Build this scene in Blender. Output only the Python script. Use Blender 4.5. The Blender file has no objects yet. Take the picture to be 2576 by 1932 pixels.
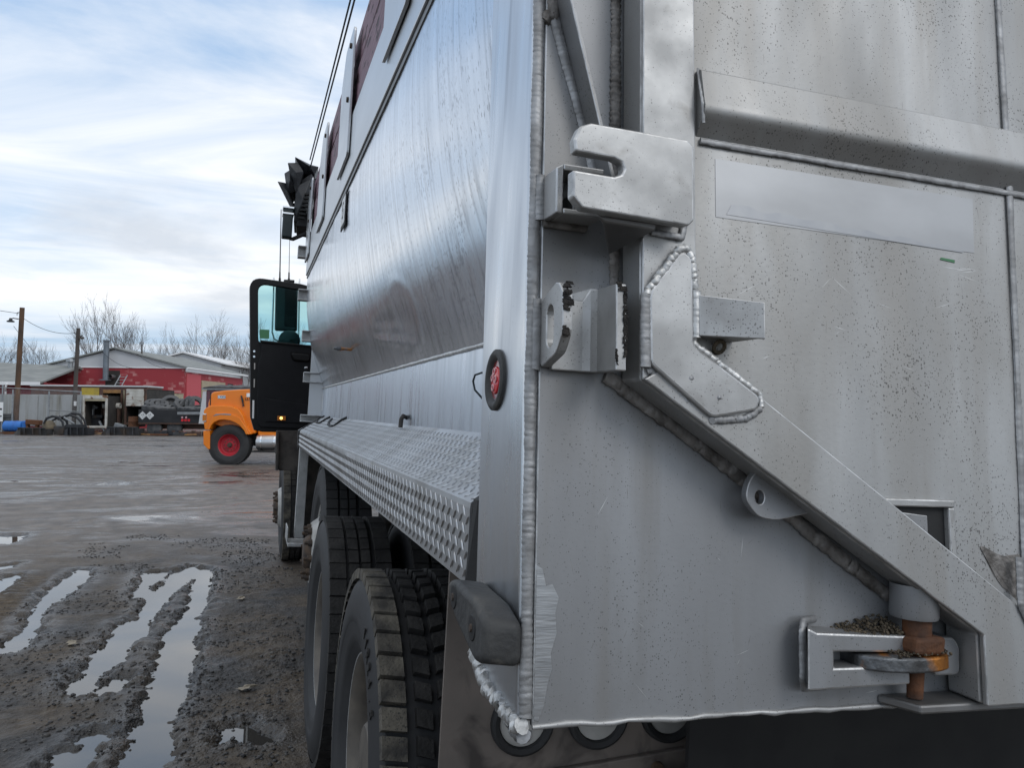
import bpy, bmesh, math, random
import numpy as np
from mathutils import Vector, Matrix
random.seed(7); rng = np.random.default_rng(7)
R = math.radians
S = bpy.context.scene
COL = S.collection

# ------------------------------------------------------------------ camera
TH, PITCH, ROLL = R(17.29), R(1.86), R(0.6)
fwd = Vector((math.sin(TH)*math.cos(PITCH), math.cos(TH)*math.cos(PITCH), math.sin(PITCH)))
right0 = Vector((math.cos(TH), -math.sin(TH), 0)); up0 = right0.cross(fwd)
rt = right0*math.cos(ROLL) + up0*math.sin(ROLL); up = up0*math.cos(ROLL) - right0*math.sin(ROLL)
cd = bpy.data.cameras.new('camera'); cam = bpy.data.objects.new('camera', cd); COL.objects.link(cam)
cd.sensor_width = 36; cd.lens = 29.77; cd.clip_start = .05; cd.clip_end = 2000
M = Matrix((rt, up, -fwd)).transposed().to_4x4(); M.translation = (0, 0, 1.5)
cam.matrix_world = M; S.camera = cam

# ------------------------------------------------------------------ world: daylight sky under broken cloud
SUN_EL, SUN_AZ = R(38), R(150)      # azimuth clockwise from +Y
w = bpy.data.worlds.new('World'); S.world = w; w.use_nodes = True
nt = w.node_tree; nt.nodes.clear()
def N(t, **k):
    n = nt.nodes.new(t)
    for a, b in k.items():
        if a in ('op',): n.operation = b
        else: setattr(n, a, b)
    return n
def L(a, b): nt.links.new(a, b)
def wm(op, a, b=None):
    n = N('ShaderNodeMath', op=op)
    for i, v in enumerate((a, b)):
        if v is None: continue
        if isinstance(v, (int, float)): n.inputs[i].default_value = v
        else: L(v, n.inputs[i])
    return n.outputs[0]
def wramp(fac, pts):
    n = N('ShaderNodeValToRGB'); L(fac, n.inputs[0]); e = n.color_ramp.elements
    while len(e) < len(pts): e.new(.5)
    for q, (p, c) in zip(e, pts): q.position = p; q.color = (c, c, c, 1) if isinstance(c, (int, float)) else (*c, 1)
    return n.outputs[0]
def wmix(f, a, b):
    n = N('ShaderNodeMix', data_type='RGBA'); L(f, n.inputs[0])
    for i, v in ((6, a), (7, b)):
        if isinstance(v, tuple): n.inputs[i].default_value = (*v, 1)
        else: L(v, n.inputs[i])
    return n.outputs[2]
sky = N('ShaderNodeTexSky', sky_type='NISHITA', sun_disc=False, sun_elevation=SUN_EL, sun_rotation=SUN_AZ, air_density=1.0, dust_density=1.0, ozone_density=1.5)
tc = N('ShaderNodeTexCoord'); sep = N('ShaderNodeSeparateXYZ'); L(tc.outputs['Generated'], sep.inputs[0])
z = wm('MAXIMUM', sep.outputs[2], 0.0); zz = wm('ADD', z, .10)
cmb = N('ShaderNodeCombineXYZ'); L(wm('DIVIDE', sep.outputs[0], zz), cmb.inputs[0]); L(wm('DIVIDE', sep.outputs[1], zz), cmb.inputs[1])
def wnoise(scale, rot, stretch, loc, detail=7, rough=.55, dist=.4):
    m = N('ShaderNodeMapping'); L(cmb.outputs[0], m.inputs[0]); m.inputs['Location'].default_value = loc
    m.inputs['Rotation'].default_value = (0, 0, rot); m.inputs['Scale'].default_value = (stretch, 1, 1)
    n = N('ShaderNodeTexNoise'); L(m.outputs[0], n.inputs['Vector']); n.inputs['Scale'].default_value = scale
    n.inputs['Detail'].default_value = detail; n.inputs['Roughness'].default_value = rough; n.inputs['Distortion'].default_value = dist
    return n.outputs[0]
high = wm('MAXIMUM', wramp(wnoise(1.0, R(-40), .5, (3.1, 1.7, 0), 8, .58, 1.0), [(.40, 0.0), (.64, 1.0)]), wramp(z, [(.42, 0.0), (.8, .9)]))      # thin high cloud
low = wramp(wnoise(.62, R(20), 1.0, (7.3, 2.2, 0), 8, .55, .3), [(.50, 0.0), (.63, 1.0)])        # grey heaps
lowband = wramp(z, [(.05, 0.0), (.13, 1.0), (.24, 1.0), (.34, .0)])
body = wramp(wnoise(1.6, 0, 1, (1, 5, 0), 7, .6), [(.3, (7.6, 8.2, 9.0)), (.62, (11, 11.2, 11.5))])
blue = wmix(wramp(z, [(0, 0.0), (.5, 1.0)]), (6.4, 8.7, 11.6), (5.0, 7.6, 11.4))
bluesky = wmix(wm('ADD', 0.72, 0.0), sky.outputs[0], blue)
c1 = wmix(high, bluesky, (11.8, 12.0, 12.3))
white = wramp(z, [(.02, 0.0), (.075, .0), (.12, 1.0), (.17, .75), (.26, .10)])
white = wm('MULTIPLY', white, wramp(wnoise(1.3, R(15), .8, (4.2, 8.1, 0), 7, .55, .8), [(.36, .25), (.56, 1.0)]))
c2 = wmix(white, c1, (12.2, 12.3, 12.4))
c3 = wmix(wm('MULTIPLY', wm('MULTIPLY', low, lowband), .75), c2, (7.2, 7.9, 8.9))
hz = wramp(z, [(0, 1.0), (.05, .75), (.11, 0.0)])
c4 = wmix(hz, c3, (5.3, 7.0, 8.9))
bg = N('ShaderNodeBackground'); L(c4, bg.inputs[0]); bg.inputs[1].default_value = .09
out = N('ShaderNodeOutputWorld'); L(bg.outputs[0], out.inputs[0])

sd = bpy.data.lights.new('sun', 'SUN'); sd.energy = .7; sd.angle = R(22); sd.color = (1, .975, .94)
so = bpy.data.objects.new('sun', sd); COL.objects.link(so)
sdir = Vector((math.sin(SUN_AZ)*math.cos(SUN_EL), math.cos(SUN_AZ)*math.cos(SUN_EL), math.sin(SUN_EL)))
so.rotation_euler = sdir.to_track_quat('Z', 'Y').to_euler(); so.location = (0, -20, 30)
vs = S.view_settings; vs.view_transform = 'Standard'; vs.look = 'None'; vs.exposure = 0; vs.gamma = 1; vs.use_curve_mapping = False
S.render.engine = 'CYCLES'

# ------------------------------------------------------------------ materials
MATS = {}
def pm(name, a, b=None, scale=6, stretch=(1, 1, 1), rough=.5, rough2=None, metal=0, lo=.35, hi=.65, specks=None, scol=(.03, .03, .03), sth=.3, sstretch=(1, 1, 1),
       streak=None, bump=0, bscale=60, bstretch=(1, 1, 1), detail=5, alpha=None, trans=0, ior=1.45, emit=None, estr=0, coat=0, spec=.5, stain=None, stcol=None, stlo=.5, sthi=.7, ststretch=(1, 1, 1)):
    m = bpy.data.materials.new(name); m.use_nodes = True; t = m.node_tree; nd = t.nodes; p = nd['Principled BSDF']
    l = t.links.new
    def nn(k): return nd.new('ShaderNode'+k)
    co = nn('TexCoord').outputs['Object']
    def noise(sc, st, det=5, dist=0.0, loc=(0, 0, 0)):
        mp = nn('Mapping'); l(co, mp.inputs[0]); mp.inputs['Scale'].default_value = st; mp.inputs['Location'].default_value = loc
        n = nn('TexNoise'); l(mp.outputs[0], n.inputs['Vector']); n.inputs['Scale'].default_value = sc; n.inputs['Detail'].default_value = det; n.inputs['Distortion'].default_value = dist
        return n.outputs[0]
    def ramp(f, lo, hi):
        n = nn('MapRange'); l(f, n.inputs[0]); n.inputs[1].default_value = lo; n.inputs[2].default_value = hi; return n.outputs[0]
    def mix(f, x, y):
        n = nn('Mix'); n.data_type = 'RGBA'
        if isinstance(f, float): n.inputs[0].default_value = f
        else: l(f, n.inputs[0])
        for i, v in ((6, x), (7, y)):
            if isinstance(v, tuple): n.inputs[i].default_value = (*v, 1)
            else: l(v, n.inputs[i])
        return n.outputs[2]
    p.inputs['Roughness'].default_value = rough; p.inputs['Metallic'].default_value = metal
    p.inputs['Base Color'].default_value = (*a, 1); p.inputs['IOR'].default_value = ior
    p.inputs['Specular IOR Level'].default_value = spec
    c = None
    if b is not None:
        f = ramp(noise(scale, stretch, detail), lo, hi); c = mix(f, a, b)
        if rough2 is not None:
            n = nn('MapRange'); l(f, n.inputs[0]); n.inputs[3].default_value = rough; n.inputs[4].default_value = rough2; l(n.outputs[0], p.inputs['Roughness'])
    if stain is not None:
        f = ramp(noise(stain, ststretch, 4, .6, (3, 1, 7)), stlo, sthi); c = mix(f, c if c is not None else a, stcol)
    if streak is not None:
        f = ramp(noise(streak[0], streak[1], 4, 0, (5, 5, 5)), streak[2], streak[3]); c = mix(f, c if c is not None else a, streak[4])
    if specks is not None:
        mp = nn('Mapping'); l(co, mp.inputs[0]); mp.inputs['Scale'].default_value = sstretch
        dn = nn('TexNoise'); l(mp.outputs[0], dn.inputs['Vector']); dn.inputs['Scale'].default_value = specks*1.6; dn.inputs['Detail'].default_value = 2
        va = nn('VectorMath'); va.operation = 'SCALE'; l(dn.outputs['Color'], va.inputs[0]); va.inputs['Scale'].default_value = 1.1/specks
        vb = nn('VectorMath'); vb.operation = 'ADD'; l(mp.outputs[0], vb.inputs[0]); l(va.outputs[0], vb.inputs[1])
        v = nn('TexVoronoi'); l(vb.outputs[0], v.inputs['Vector']); v.inputs['Scale'].default_value = specks
        # speck radius varies by cell and by cluster
        sp = nn('SeparateColor'); l(v.outputs['Color'], sp.inputs[0])
        cl = ramp(noise(7, (1, 1, 1), 4, 0, (2, 9, 4)), .15, .75)
        r1 = nn('Math'); r1.operation = 'POWER'; l(sp.outputs[0], r1.inputs[0]); r1.inputs[1].default_value = 2.2
        r2 = nn('Math'); r2.operation = 'MULTIPLY'; l(r1.outputs[0], r2.inputs[0]); l(cl, r2.inputs[1])
        r3 = nn('Math'); r3.operation = 'MULTIPLY'; l(r2.outputs[0], r3.inputs[0]); r3.inputs[1].default_value = sth*1.6
        r4 = nn('Math'); r4.operation = 'LESS_THAN'; l(v.outputs['Distance'], r4.inputs[0]); l(r3.outputs[0], r4.inputs[1])
        r5 = nn('Math'); r5.operation = 'MULTIPLY'; l(r4.outputs[0], r5.inputs[0]); r5.inputs[1].default_value = .75
        c = mix(r5.outputs[0], c if c is not None else a, scol)
    if c is not None: l(c, p.inputs['Base Color'])
    if bump:
        bn = nn('Bump'); bn.inputs['Strength'].default_value = bump; bn.inputs['Distance'].default_value = .01
        l(noise(bscale, bstretch, 6), bn.inputs['Height']); l(bn.outputs[0], p.inputs['Normal'])
    if trans: p.inputs['Transmission Weight'].default_value = trans
    if coat: p.inputs['Coat Weight'].default_value = coat; p.inputs['Coat Roughness'].default_value = .08
    if emit: p.inputs['Emission Color'].default_value = (*emit, 1); p.inputs['Emission Strength'].default_value = estr
    MATS[name] = m; return m

pm('alu_side', (.64, .675, .72), (.54, .57, .61), 3, (1, 9, .5), rough=.17, rough2=.27, metal=1, lo=.3, hi=.7, specks=210, scol=(.16, .17, .19), sth=.46, sstretch=(1, 1, .3), streak=(26, (1, 1.6, .035), .53, .70, (.36, .38, .41)), bump=.012, bscale=9, bstretch=(1, 3, .4))
pm('alu_strip', (.64, .68, .74), (.56, .60, .65), 4, (1, 9, .5), rough=.26, rough2=.38, metal=1, streak=(30, (1, 1.5, .05), .58, .72, (.48, .51, .55)), bump=.02, bscale=12)
pm('alu_post', (.60, .62, .64), (.48, .50, .53), 5, (1, 3, .6), rough=.26, rough2=.40, metal=1, specks=260, scol=(.16, .16, .17), sth=.3, sstretch=(1, 1, .4), streak=(14, (1, 3, .12), .58, .72, (.36, .37, .39)), bump=.03, bscale=30, bstretch=(1, 2, .5))
pm('alu_rear', (.43, .433, .43), (.325, .327, .325), 3.5, (2, 1, .55), rough=.46, rough2=.6, stain=3.2, stcol=(.31, .303, .288), stlo=.48, sthi=.68, ststretch=(1.6, 1, .5), metal=.6, lo=.36, hi=.64, specks=400, scol=(.08, .076, .072), sth=.42, sstretch=(1, 1, .8), streak=(9, (2.2, 1, .12), .48, .74, (.325, .315, .298)), bump=.03, bscale=160)
pm('alu_apron', (.325, .332, .342), (.255, .258, .263), 3.0, (2, 1, .5), stain=4.0, stcol=(.235, .233, .228), stlo=.50, sthi=.68, ststretch=(1.6, 1, .5), rough=.44, rough2=.56, metal=.65, specks=380, scol=(.09, .09, .09), sth=.32, streak=(8, (2.5, 1, .12), .54, .78, (.25, .245, .237)), bump=.02, bscale=160)  # same metal as alu_rear, base darkened for the shade low on the rear
pm('alu_bracket', (.47, .473, .468), (.36, .36, .355), 14, rough=.46, rough2=.58, metal=.6, specks=400, scol=(.12, .115, .11), sth=.36, bump=.03, bscale=70, stain=30, stcol=(.29, .285, .275), stlo=.60, sthi=.8)
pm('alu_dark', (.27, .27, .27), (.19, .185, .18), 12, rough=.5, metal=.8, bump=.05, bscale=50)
pm('weld', (.38, .385, .39), (.26, .26, .26), 40, rough=.52, rough2=.62, metal=.65, bump=.1, bscale=200)
pm('weld_bright', (.62, .62, .61), (.44, .44, .43), 50, rough=.46, metal=.7, bump=.12, bscale=200)
pm('weld_dirty', (.30, .285, .27), (.12, .11, .10), 35, rough=.6, metal=.5, bump=.3, bscale=140)
pm('alu_ground', (.50, .505, .51), (.36, .365, .37), 30, (.6, 1, 5), rough=.34, metal=.95, bump=.05, bscale=60, bstretch=(.5, 1, 6))
pm('alu_tread', (.48, .49, .50), (.38, .38, .38), 5, rough=.36, rough2=.52, metal=.9, stain=4, stcol=(.28, .275, .26), stlo=.52, sthi=.68, bump=.06, bscale=60)
pm('alu_lug', (.50, .51, .52), (.36, .36, .36), 9, rough=.42, metal=.9)
pm('alu_rail', (.56, .57, .58), (.5, .51, .52), 2, (1, .3, 2), rough=.34, rough2=.42, metal=.95, streak=(12, (1, 1, .1), .6, .75, (.44, .45, .46)))
pm('chrome', (.8, .8, .8), rough=.12, metal=1)
pm('maroon_wood', (.15, .06, .085), (.29, .19, .225), 7, (1, .25, 1), rough=.55, rough2=.7, streak=(22, (1, .35, 1.2), .55, .60, (.05, .018, .022)), bump=.5, bscale=24, bstretch=(1, .3, 1.5))
pm('rubber', (.022, .022, .023), (.035, .035, .035), 6, rough=.62, rough2=.75, bump=.12, bscale=60)
pm('rubber_wall', (.020, .0205, .022), (.032, .032, .033), 5, rough=.58, rough2=.72, bump=.06, bscale=40)
pm('tread_dusty', (.15, .135, .108), (.045, .042, .038), 14, rough=.9, specks=220, sth=.5, scol=(.03, .03, .03), bump=.5, bscale=90)
pm('tread_dark', (.036, .034, .032), (.015, .0145, .014), 16, rough=.8, bump=.4, bscale=90)
pm('rim_tan', (.17, .15, .125), (.10, .09, .08), 9, rough=.6, metal=.3, bump=.1, bscale=40)
pm('rim_white', (.55, .54, .51), (.3, .29, .27), 10, rough=.55, bump=.1, bscale=40)
pm('hub_dark', (.06, .05, .045), (.11, .075, .05), 25, rough=.7, metal=.3, bump=.2, bscale=60)
pm('black_frame', (.012, .012, .013), (.02, .02, .02), 8, rough=.65)
pm('frame_dirt', (.085, .075, .066), (.035, .032, .03), 12, rough=.85, bump=.4, bscale=50)
pm('black_plastic', (.010, .0105, .012), (.013, .0135, .015), 10, rough=.55, spec=.25, bump=.08, bscale=200)
pm('door_edge', (.008, .008, .008), rough=.38, spec=.3)
pm('tarp_black', (.012, .013, .016), (.028, .03, .034), 14, rough=.45, bump=.25, bscale=30)
pm('rubber_bumper', (.03, .031, .032), (.06, .06, .058), 14, rough=.55, rough2=.75, stain=18, stcol=(.17, .155, .13), stlo=.58, sthi=.78, bump=.25, bscale=70)
pm('rust', (.17, .068, .028), (.07, .036, .023), 30, rough=.85, bump=.4, bscale=80)
pm('rust_orange', (.50, .19, .035), (.16, .085, .04), 35, rough=.85, metal=.1, bump=.3, bscale=90)
pm('jaw_steel', (.19, .20, .21), (.09, .09, .09), 28, rough=.45, metal=.8, stain=14, stcol=(.42, .17, .04), stlo=.52, sthi=.62, bump=.3, bscale=60)
pm('dirt', (.135, .105, .07), (.05, .042, .03), 60, rough=.95, bump=.8, bscale=160)
pm('crust', (.018, .017, .017), (.04, .035, .03), 80, rough=.9, bump=.9, bscale=140)
pm('glass_tint', (.50, .78, .78), rough=.02, trans=1.0, ior=1.05)
pm('mirror_back', (.02, .03, .032), rough=.35)
pm('red_lens', (.62, .014, .022), rough=.12, coat=.5)
pm('red_deep', (.22, .008, .012), rough=.18, coat=.5)
pm('lens_ring', (.75, .45, .47), rough=.25)
pm('label_white', (.78, .79, .78), rough=.5)
pm('label_green', (.06, .20, .09), rough=.5)
pm('lamp_yellow', (.9, .62, .2), rough=.4, emit=(1.0, .62, .15), estr=3.0)
pm('lamp_amber', (.5, .16, .015), rough=.3)
pm('cable', (.018, .028, .035), rough=.5)
pm('cab_maroon', (.10, .02, .03), rough=.3, coat=.6)
pm('decal', (.405, .412, .42), (.335, .34, .346), 4, (1.5, 1, 3), rough=.44, metal=.62)
pm('decal_glue', (.315, .325, .34), (.355, .362, .37), 30, rough=.4, metal=.6)
pm('orange_paint', (.80, .215, .006), (.74, .19, .006), 2, rough=.32, coat=.4)
pm('red_rim', (.42, .018, .03), (.30, .015, .025), 5, rough=.5)
pm('panel_tan', (.23, .195, .17), (.155, .135, .12), 6, rough=.65, metal=.2, stain=9, stcol=(.07, .06, .055), stlo=.56, sthi=.72)
pm('scratch', (.62, .62, .62), rough=.35, metal=.9)
pm('stone_leaf', (.30, .26, .2), rough=.8)

# ------------------------------------------------------------------ mesh helpers
WEAR = {'alu_rear', 'alu_bracket', 'alu_apron'}      # plates whose edges are rubbed bright
pm('edge_bright', (.60, .60, .595), (.36, .36, .355), 35, rough=.38, metal=.75, bump=.08, bscale=120)
class MB:
    def __init__(s): s.v = []; s.f = []; s.m = []
    def add(s, vs, fs, mi=0):
        o = len(s.v); s.v += [tuple(p) for p in vs]; s.f += [tuple(o+i for i in f) for f in fs]; s.m += [mi]*len(fs); return s
    def box(s, lo, hi, mi=0, mtx=None):
        x0, y0, z0 = lo; x1, y1, z1 = hi
        vs = [(x0, y0, z0), (x1, y0, z0), (x1, y1, z0), (x0, y1, z0), (x0, y0, z1), (x1, y0, z1), (x1, y1, z1), (x0, y1, z1)]
        if mtx: vs = [mtx @ Vector(p) for p in vs]
        return s.add(vs, [(0, 3, 2, 1), (4, 5, 6, 7), (0, 1, 5, 4), (1, 2, 6, 5), (2, 3, 7, 6), (3, 0, 4, 7)], mi)
    def loft(s, A, B, mi=0, caps=True):
        n = len(A); fs = [(i, (i+1) % n, n+(i+1) % n, n+i) for i in range(n)]
        if caps: fs += [tuple(range(n))[::-1], tuple(range(n, 2*n))]
        return s.add(list(A)+list(B), fs, mi)
    def ringplate(s, oA, hA, oB, hB, mi=0):
        "plate with a hole: outer/hole loops front (A) and back (B), all of equal length"
        n = len(oA); vs = list(oA)+list(hA)+list(oB)+list(hB); fs = []
        for i in range(n):
            j = (i+1) % n
            fs += [(i, j, n+j, n+i), (2*n+j, 2*n+i, 3*n+i, 3*n+j), (j, i, 2*n+i, 2*n+j), (n+i, n+j, 3*n+j, 3*n+i)]
        return s.add(vs, fs, mi)
    def tube(s, pts, r, n=8, mi=0, caps=True):
        pts = [Vector(p) for p in pts]; k = len(pts); rs = r if isinstance(r, (list, tuple)) else [r]*k
        vs = []; prev = None
        for i, p in enumerate(pts):
            d = (pts[min(i+1, k-1)]-pts[max(i-1, 0)]).normalized()
            if prev is None: u = d.orthogonal().normalized()
            else:
                u = prev-d*prev.dot(d); u = u.normalized() if u.length > 1e-6 else d.orthogonal().normalized()
            prev = u; q = d.cross(u)
            for j in range(n):
                a = 2*math.pi*j/n; vs.append(p+u*math.cos(a)*rs[i]+q*math.sin(a)*rs[i])
        fs = [(i*n+j, i*n+(j+1) % n, (i+1)*n+(j+1) % n, (i+1)*n+j) for i in range(k-1) for j in range(n)]
        if caps: fs += [tuple(range(n))[::-1], tuple(range((k-1)*n, k*n))]
        return s.add(vs, fs, mi)
    def lathe(s, prof, n=48, axis='X', c=(0, 0, 0), mi=0, close=False, mis=None):
        vs = []; k = len(prof)
        for i in range(n):
            a = 2*math.pi*i/n; ca, sa = math.cos(a), math.sin(a)
            for (x, r) in prof:
                if axis == 'X': vs.append((c[0]+x, c[1]+r*ca, c[2]+r*sa))
                elif axis == 'Z': vs.append((c[0]+r*ca, c[1]+r*sa, c[2]+x))
                else: vs.append((c[0]+r*ca, c[1]+x, c[2]+r*sa))
        o = len(s.v); s.v += vs
        for i in range(n):
            for j in range(k if close else k-1):
                a, b = i*k+j, i*k+(j+1) % k; i2 = (i+1) % n
                s.f.append((o+a, o+b, o+i2*k+(j+1) % k, o+i2*k+j)); s.m.append(mis[j] if mis else mi)
        return s
    def build(s, name, mats, parent=None, smooth=None, bevel=0, seg=2, loc=None, rotz=None, kind=None, jitter=0):
        me = bpy.data.meshes.new(name)
        vs = s.v
        if jitter: vs = [(x+random.uniform(-jitter, jitter), y+random.uniform(-jitter, jitter), z+random.uniform(-jitter, jitter)) for x, y, z in vs]
        me.from_pydata([tuple(p) for p in vs], [], s.f)
        if isinstance(mats, str): mats = [mats]
        for m in mats: me.materials.append(MATS[m])
        if len(mats) > 1: me.polygons.foreach_set('material_index', s.m)
        bm = bmesh.new(); bm.from_mesh(me); bmesh.ops.recalc_face_normals(bm, faces=bm.faces); bm.to_mesh(me); bm.free()
        if smooth is not None:
            me.polygons.foreach_set('use_smooth', [True]*len(me.polygons)); me.set_sharp_from_angle(angle=R(smooth))
        o = bpy.data.objects.new(name, me); COL.objects.link(o)
        if parent: o.parent = parent
        if loc is not None: o.location = loc
        if rotz is not None: o.rotation_euler = (0, 0, rotz)
        if bevel:
            b = o.modifiers.new('bevel', 'BEVEL'); b.width = bevel; b.segments = seg; b.limit_method = 'ANGLE'; b.angle_limit = R(40)
            if mats[0] in WEAR: me.materials.append(MATS['edge_bright']); b.material = 1
        if kind: o['kind'] = kind
        return o
def tag(o, label=None, cat=None, group=None, kind=None):
    if label: o['label'] = label
    if cat: o['category'] = cat
    if group: o['group'] = group
    if kind: o['kind'] = kind
    return o
def empty(name, loc=(0, 0, 0), rot=(0, 0, 0)):
    e = bpy.data.objects.new(name, None); COL.objects.link(e); e.location = loc; e.rotation_euler = rot; e.empty_display_size = .2; return e
def copy_tree(o, parent=None):
    c = o.copy(); COL.objects.link(c); c.parent = parent
    for ch in list(o.children): copy_tree(ch, c)
    return c
def round_poly(pts, r, n=5):
    out = []; k = len(pts)
    rs = r if isinstance(r, (list, tuple)) else [r]*k
    for i in range(k):
        p, a, b = Vector(pts[i]), Vector(pts[i-1]), Vector(pts[(i+1) % k])
        if rs[i] <= 0: out.append(tuple(p)); continue
        da, db = (a-p), (b-p); rr = min(rs[i], da.length*.45, db.length*.45)
        A, B = p+da.normalized()*rr, p+db.normalized()*rr
        for j in range(n+1):
            t = j/n; out.append(tuple(A*(1-t)**2+p*2*t*(1-t)+B*t*t))
    return out
def resample_about(poly, c, n):
    "loop of n points where rays from c leave the (star-shaped) polygon"
    out = []; k = len(poly)
    for i in range(n):
        a = 2*math.pi*i/n; d = (math.cos(a), math.sin(a)); best = 0
        for j in range(k):
            (x1, y1), (x2, y2) = poly[j], poly[(j+1) % k]
            ex, ey = x2-x1, y2-y1; den = d[0]*ey-d[1]*ex
            if abs(den) < 1e-12: continue
            t = ((x1-c[0])*ey-(y1-c[1])*ex)/den; s_ = ((x1-c[0])*d[1]-(y1-c[1])*d[0])/den
            if t > 0 and -1e-9 <= s_ <= 1+1e-9: best = max(best, t)
        out.append((c[0]+d[0]*best, c[1]+d[1]*best))
    return out
def path3(pts, step):
    pts = [Vector(p) for p in pts]; out = [pts[0]]
    for a, b in zip(pts, pts[1:]):
        n = max(1, int((b-a).length/step))
        out += [a.lerp(b, i/n) for i in range(1, n+1)]
    return out
def weld(name, pts, r, parent, m='weld', step=.0020, ripple=.0058, wob=.0003, amp=.085, flat=.5, flat_n=(0, -1, .1)):
    p = path3(pts, step); rs = []; acc = 0
    for i, q in enumerate(p):
        if i: acc += (q-p[i-1]).length
        ph = (acc/ripple+.12*math.sin(acc*90)) % 1
        rs.append(r*(1-amp*ph)*(1+.08*math.sin(acc*37)+random.uniform(-.03, .03)))
    p = [q+Vector((random.uniform(-wob, wob), random.uniform(-wob, wob), random.uniform(-wob, wob))) for q in p]
    mb = MB().tube(p, rs, 9); nv = Vector(flat_n).normalized()
    if flat < 1:
        for i, v in enumerate(mb.v):
            c = p[i//9]; d = (Vector(v)-c).dot(nv); mb.v[i] = tuple(Vector(v)-nv*d*(1-flat))
    return mb.build(name, m, parent, smooth=60)
def text_mb(s, size, m, ext=.001):
    cu = bpy.data.curves.new('t', 'FONT'); cu.body = s; cu.size = size; cu.extrude = ext; cu.align_x = 'CENTER'; cu.align_y = 'CENTER'
    o = bpy.data.objects.new('t', cu); COL.objects.link(o)
    me = bpy.data.meshes.new_from_object(o.evaluated_get(bpy.context.evaluated_depsgraph_get()))
    vs = [m @ v.co for v in me.vertices]; fs = [tuple(p.vertices) for p in me.polygons]
    bpy.data.objects.remove(o); bpy.data.curves.remove(cu); bpy.data.meshes.remove(me)
    return MB().add(vs, fs)
def vnoise(x, y, scale, seed):
    "smooth value noise on arrays"
    g = np.random.default_rng(seed).random((256, 256)); X = x/scale; Y = y/scale
    xi = np.floor(X).astype(int); yi = np.floor(Y).astype(int); fx = X-xi; fy = Y-yi
    fx = fx*fx*(3-2*fx); fy = fy*fy*(3-2*fy); a = xi % 256; b = yi % 256; a1 = (a+1) % 256; b1 = (b+1) % 256
    return (g[a, b]*(1-fx)+g[a1, b]*fx)*(1-fy)+(g[a, b1]*(1-fx)+g[a1, b1]*fx)*fy-.5

# ------------------------------------------------------------------ ground: muddy yard with ruts and puddles
PUD = [
 [(-0.82, 7.27), (-0.84, 7.84), (-0.86, 8.41), (-0.69, 8.42), (-0.68, 8.07), (-0.76, 7.82), (-0.76, 7.57), (-0.67, 7.71), (-0.64, 8.16), (-0.58, 8.44), (-0.49, 8.63), (-0.3, 8.37), (-0.29, 7.79), (-0.31, 7.37), (-0.4, 7.91), (-0.45, 8.04), (-0.52, 7.63), (-0.57, 7.28), (-0.66, 7.19)],
 [(-0.57, 7.3), (-0.7, 7.24), (-0.7, 6.56), (-0.8, 6.47), (-0.81, 5.94), (-0.86, 5.42), (-0.88, 5.05), (-0.82, 4.92), (-0.78, 5.06), (-0.74, 5.35), (-0.71, 5.72), (-0.64, 6.1), (-0.63, 6.54)],
 [(-0.42, 7.73), (-0.29, 7.84), (-0.3, 7.06), (-0.33, 6.53), (-0.29, 5.65), (-0.3, 5.31), (-0.3, 5.0), (-0.31, 4.66), (-0.33, 4.38), (-0.32, 4.16), (-0.31, 3.3), (-0.44, 3.3), (-0.46, 4.26), (-0.44, 4.52), (-0.47, 4.9), (-0.46, 5.27), (-0.47, 5.7), (-0.47, 6.1), (-0.43, 6.43), (-0.36, 6.86)],
 [(-0.69, 4.87), (-0.7, 5.0), (-0.68, 5.18), (-0.63, 5.18), (-0.63, 5.02), (-0.66, 4.89)],
 [(-0.78, 3.4), (-0.75, 4.1), (-0.67, 4.17), (-0.69, 4.25), (-0.67, 4.34), (-0.62, 4.33), (-0.61, 4.13), (-0.6, 3.4)],
 [(-1.4, 5.86), (-1.43, 6.2), (-1.38, 6.35), (-1.44, 6.76), (-1.47, 7.22), (-1.52, 7.68), (-1.51, 8.01), (-1.48, 8.37), (-1.45, 8.66), (-1.38, 8.64), (-1.31, 8.14), (-1.35, 7.64), (-1.38, 7.34), (-1.43, 7.14), (-1.38, 6.74), (-1.32, 6.28), (-1.31, 6.02), (-1.35, 5.89)],
 [(-3.0, 11.19), (-2.45, 11.21), (-2.42, 10.8), (-2.45, 10.43), (-2.56, 10.53), (-3.0, 10.6)],
 [(-2.05, 8.0), (-2.01, 8.32), (-1.97, 8.54), (-1.91, 8.58), (-1.85, 8.01), (-1.86, 7.69), (-1.9, 7.5), (-2.0, 7.5)],
 [(-2.3, 8.84), (-2.17, 9.11), (-2.08, 9.14), (-2.08, 8.92), (-2.2, 8.73)],
 [(-2.72, 18.14), (-2.56, 18.83), (-2.16, 18.03), (-2.41, 17.76)],
 [(-0.08, 4.07), (-0.07, 4.2), (0.02, 4.24), (0.12, 4.06), (0.06, 4.03)],
]
def poly_sd(X, Y, P):
    "signed distance, negative inside"
    d = np.full(X.shape, 1e9); ins = np.zeros(X.shape, bool); k = len(P)
    for i in range(k):
        (x1, y1), (x2, y2) = P[i], P[(i+1) % k]; ex, ey = x2-x1, y2-y1
        t = np.clip(((X-x1)*ex+(Y-y1)*ey)/(ex*ex+ey*ey+1e-12), 0, 1)
        d = np.minimum(d, np.hypot(X-x1-t*ex, Y-y1-t*ey))
        c = ((y1 > Y) != (y2 > Y)) & (X < (ex)*(Y-y1)/(ey if abs(ey) > 1e-9 else 1e-9)+x1)
        ins ^= c
    return np.where(ins, -d, d)
def sstep(a, b, x): t = np.clip((x-a)/(b-a), 0, 1); return t*t*(3-2*t)
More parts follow.
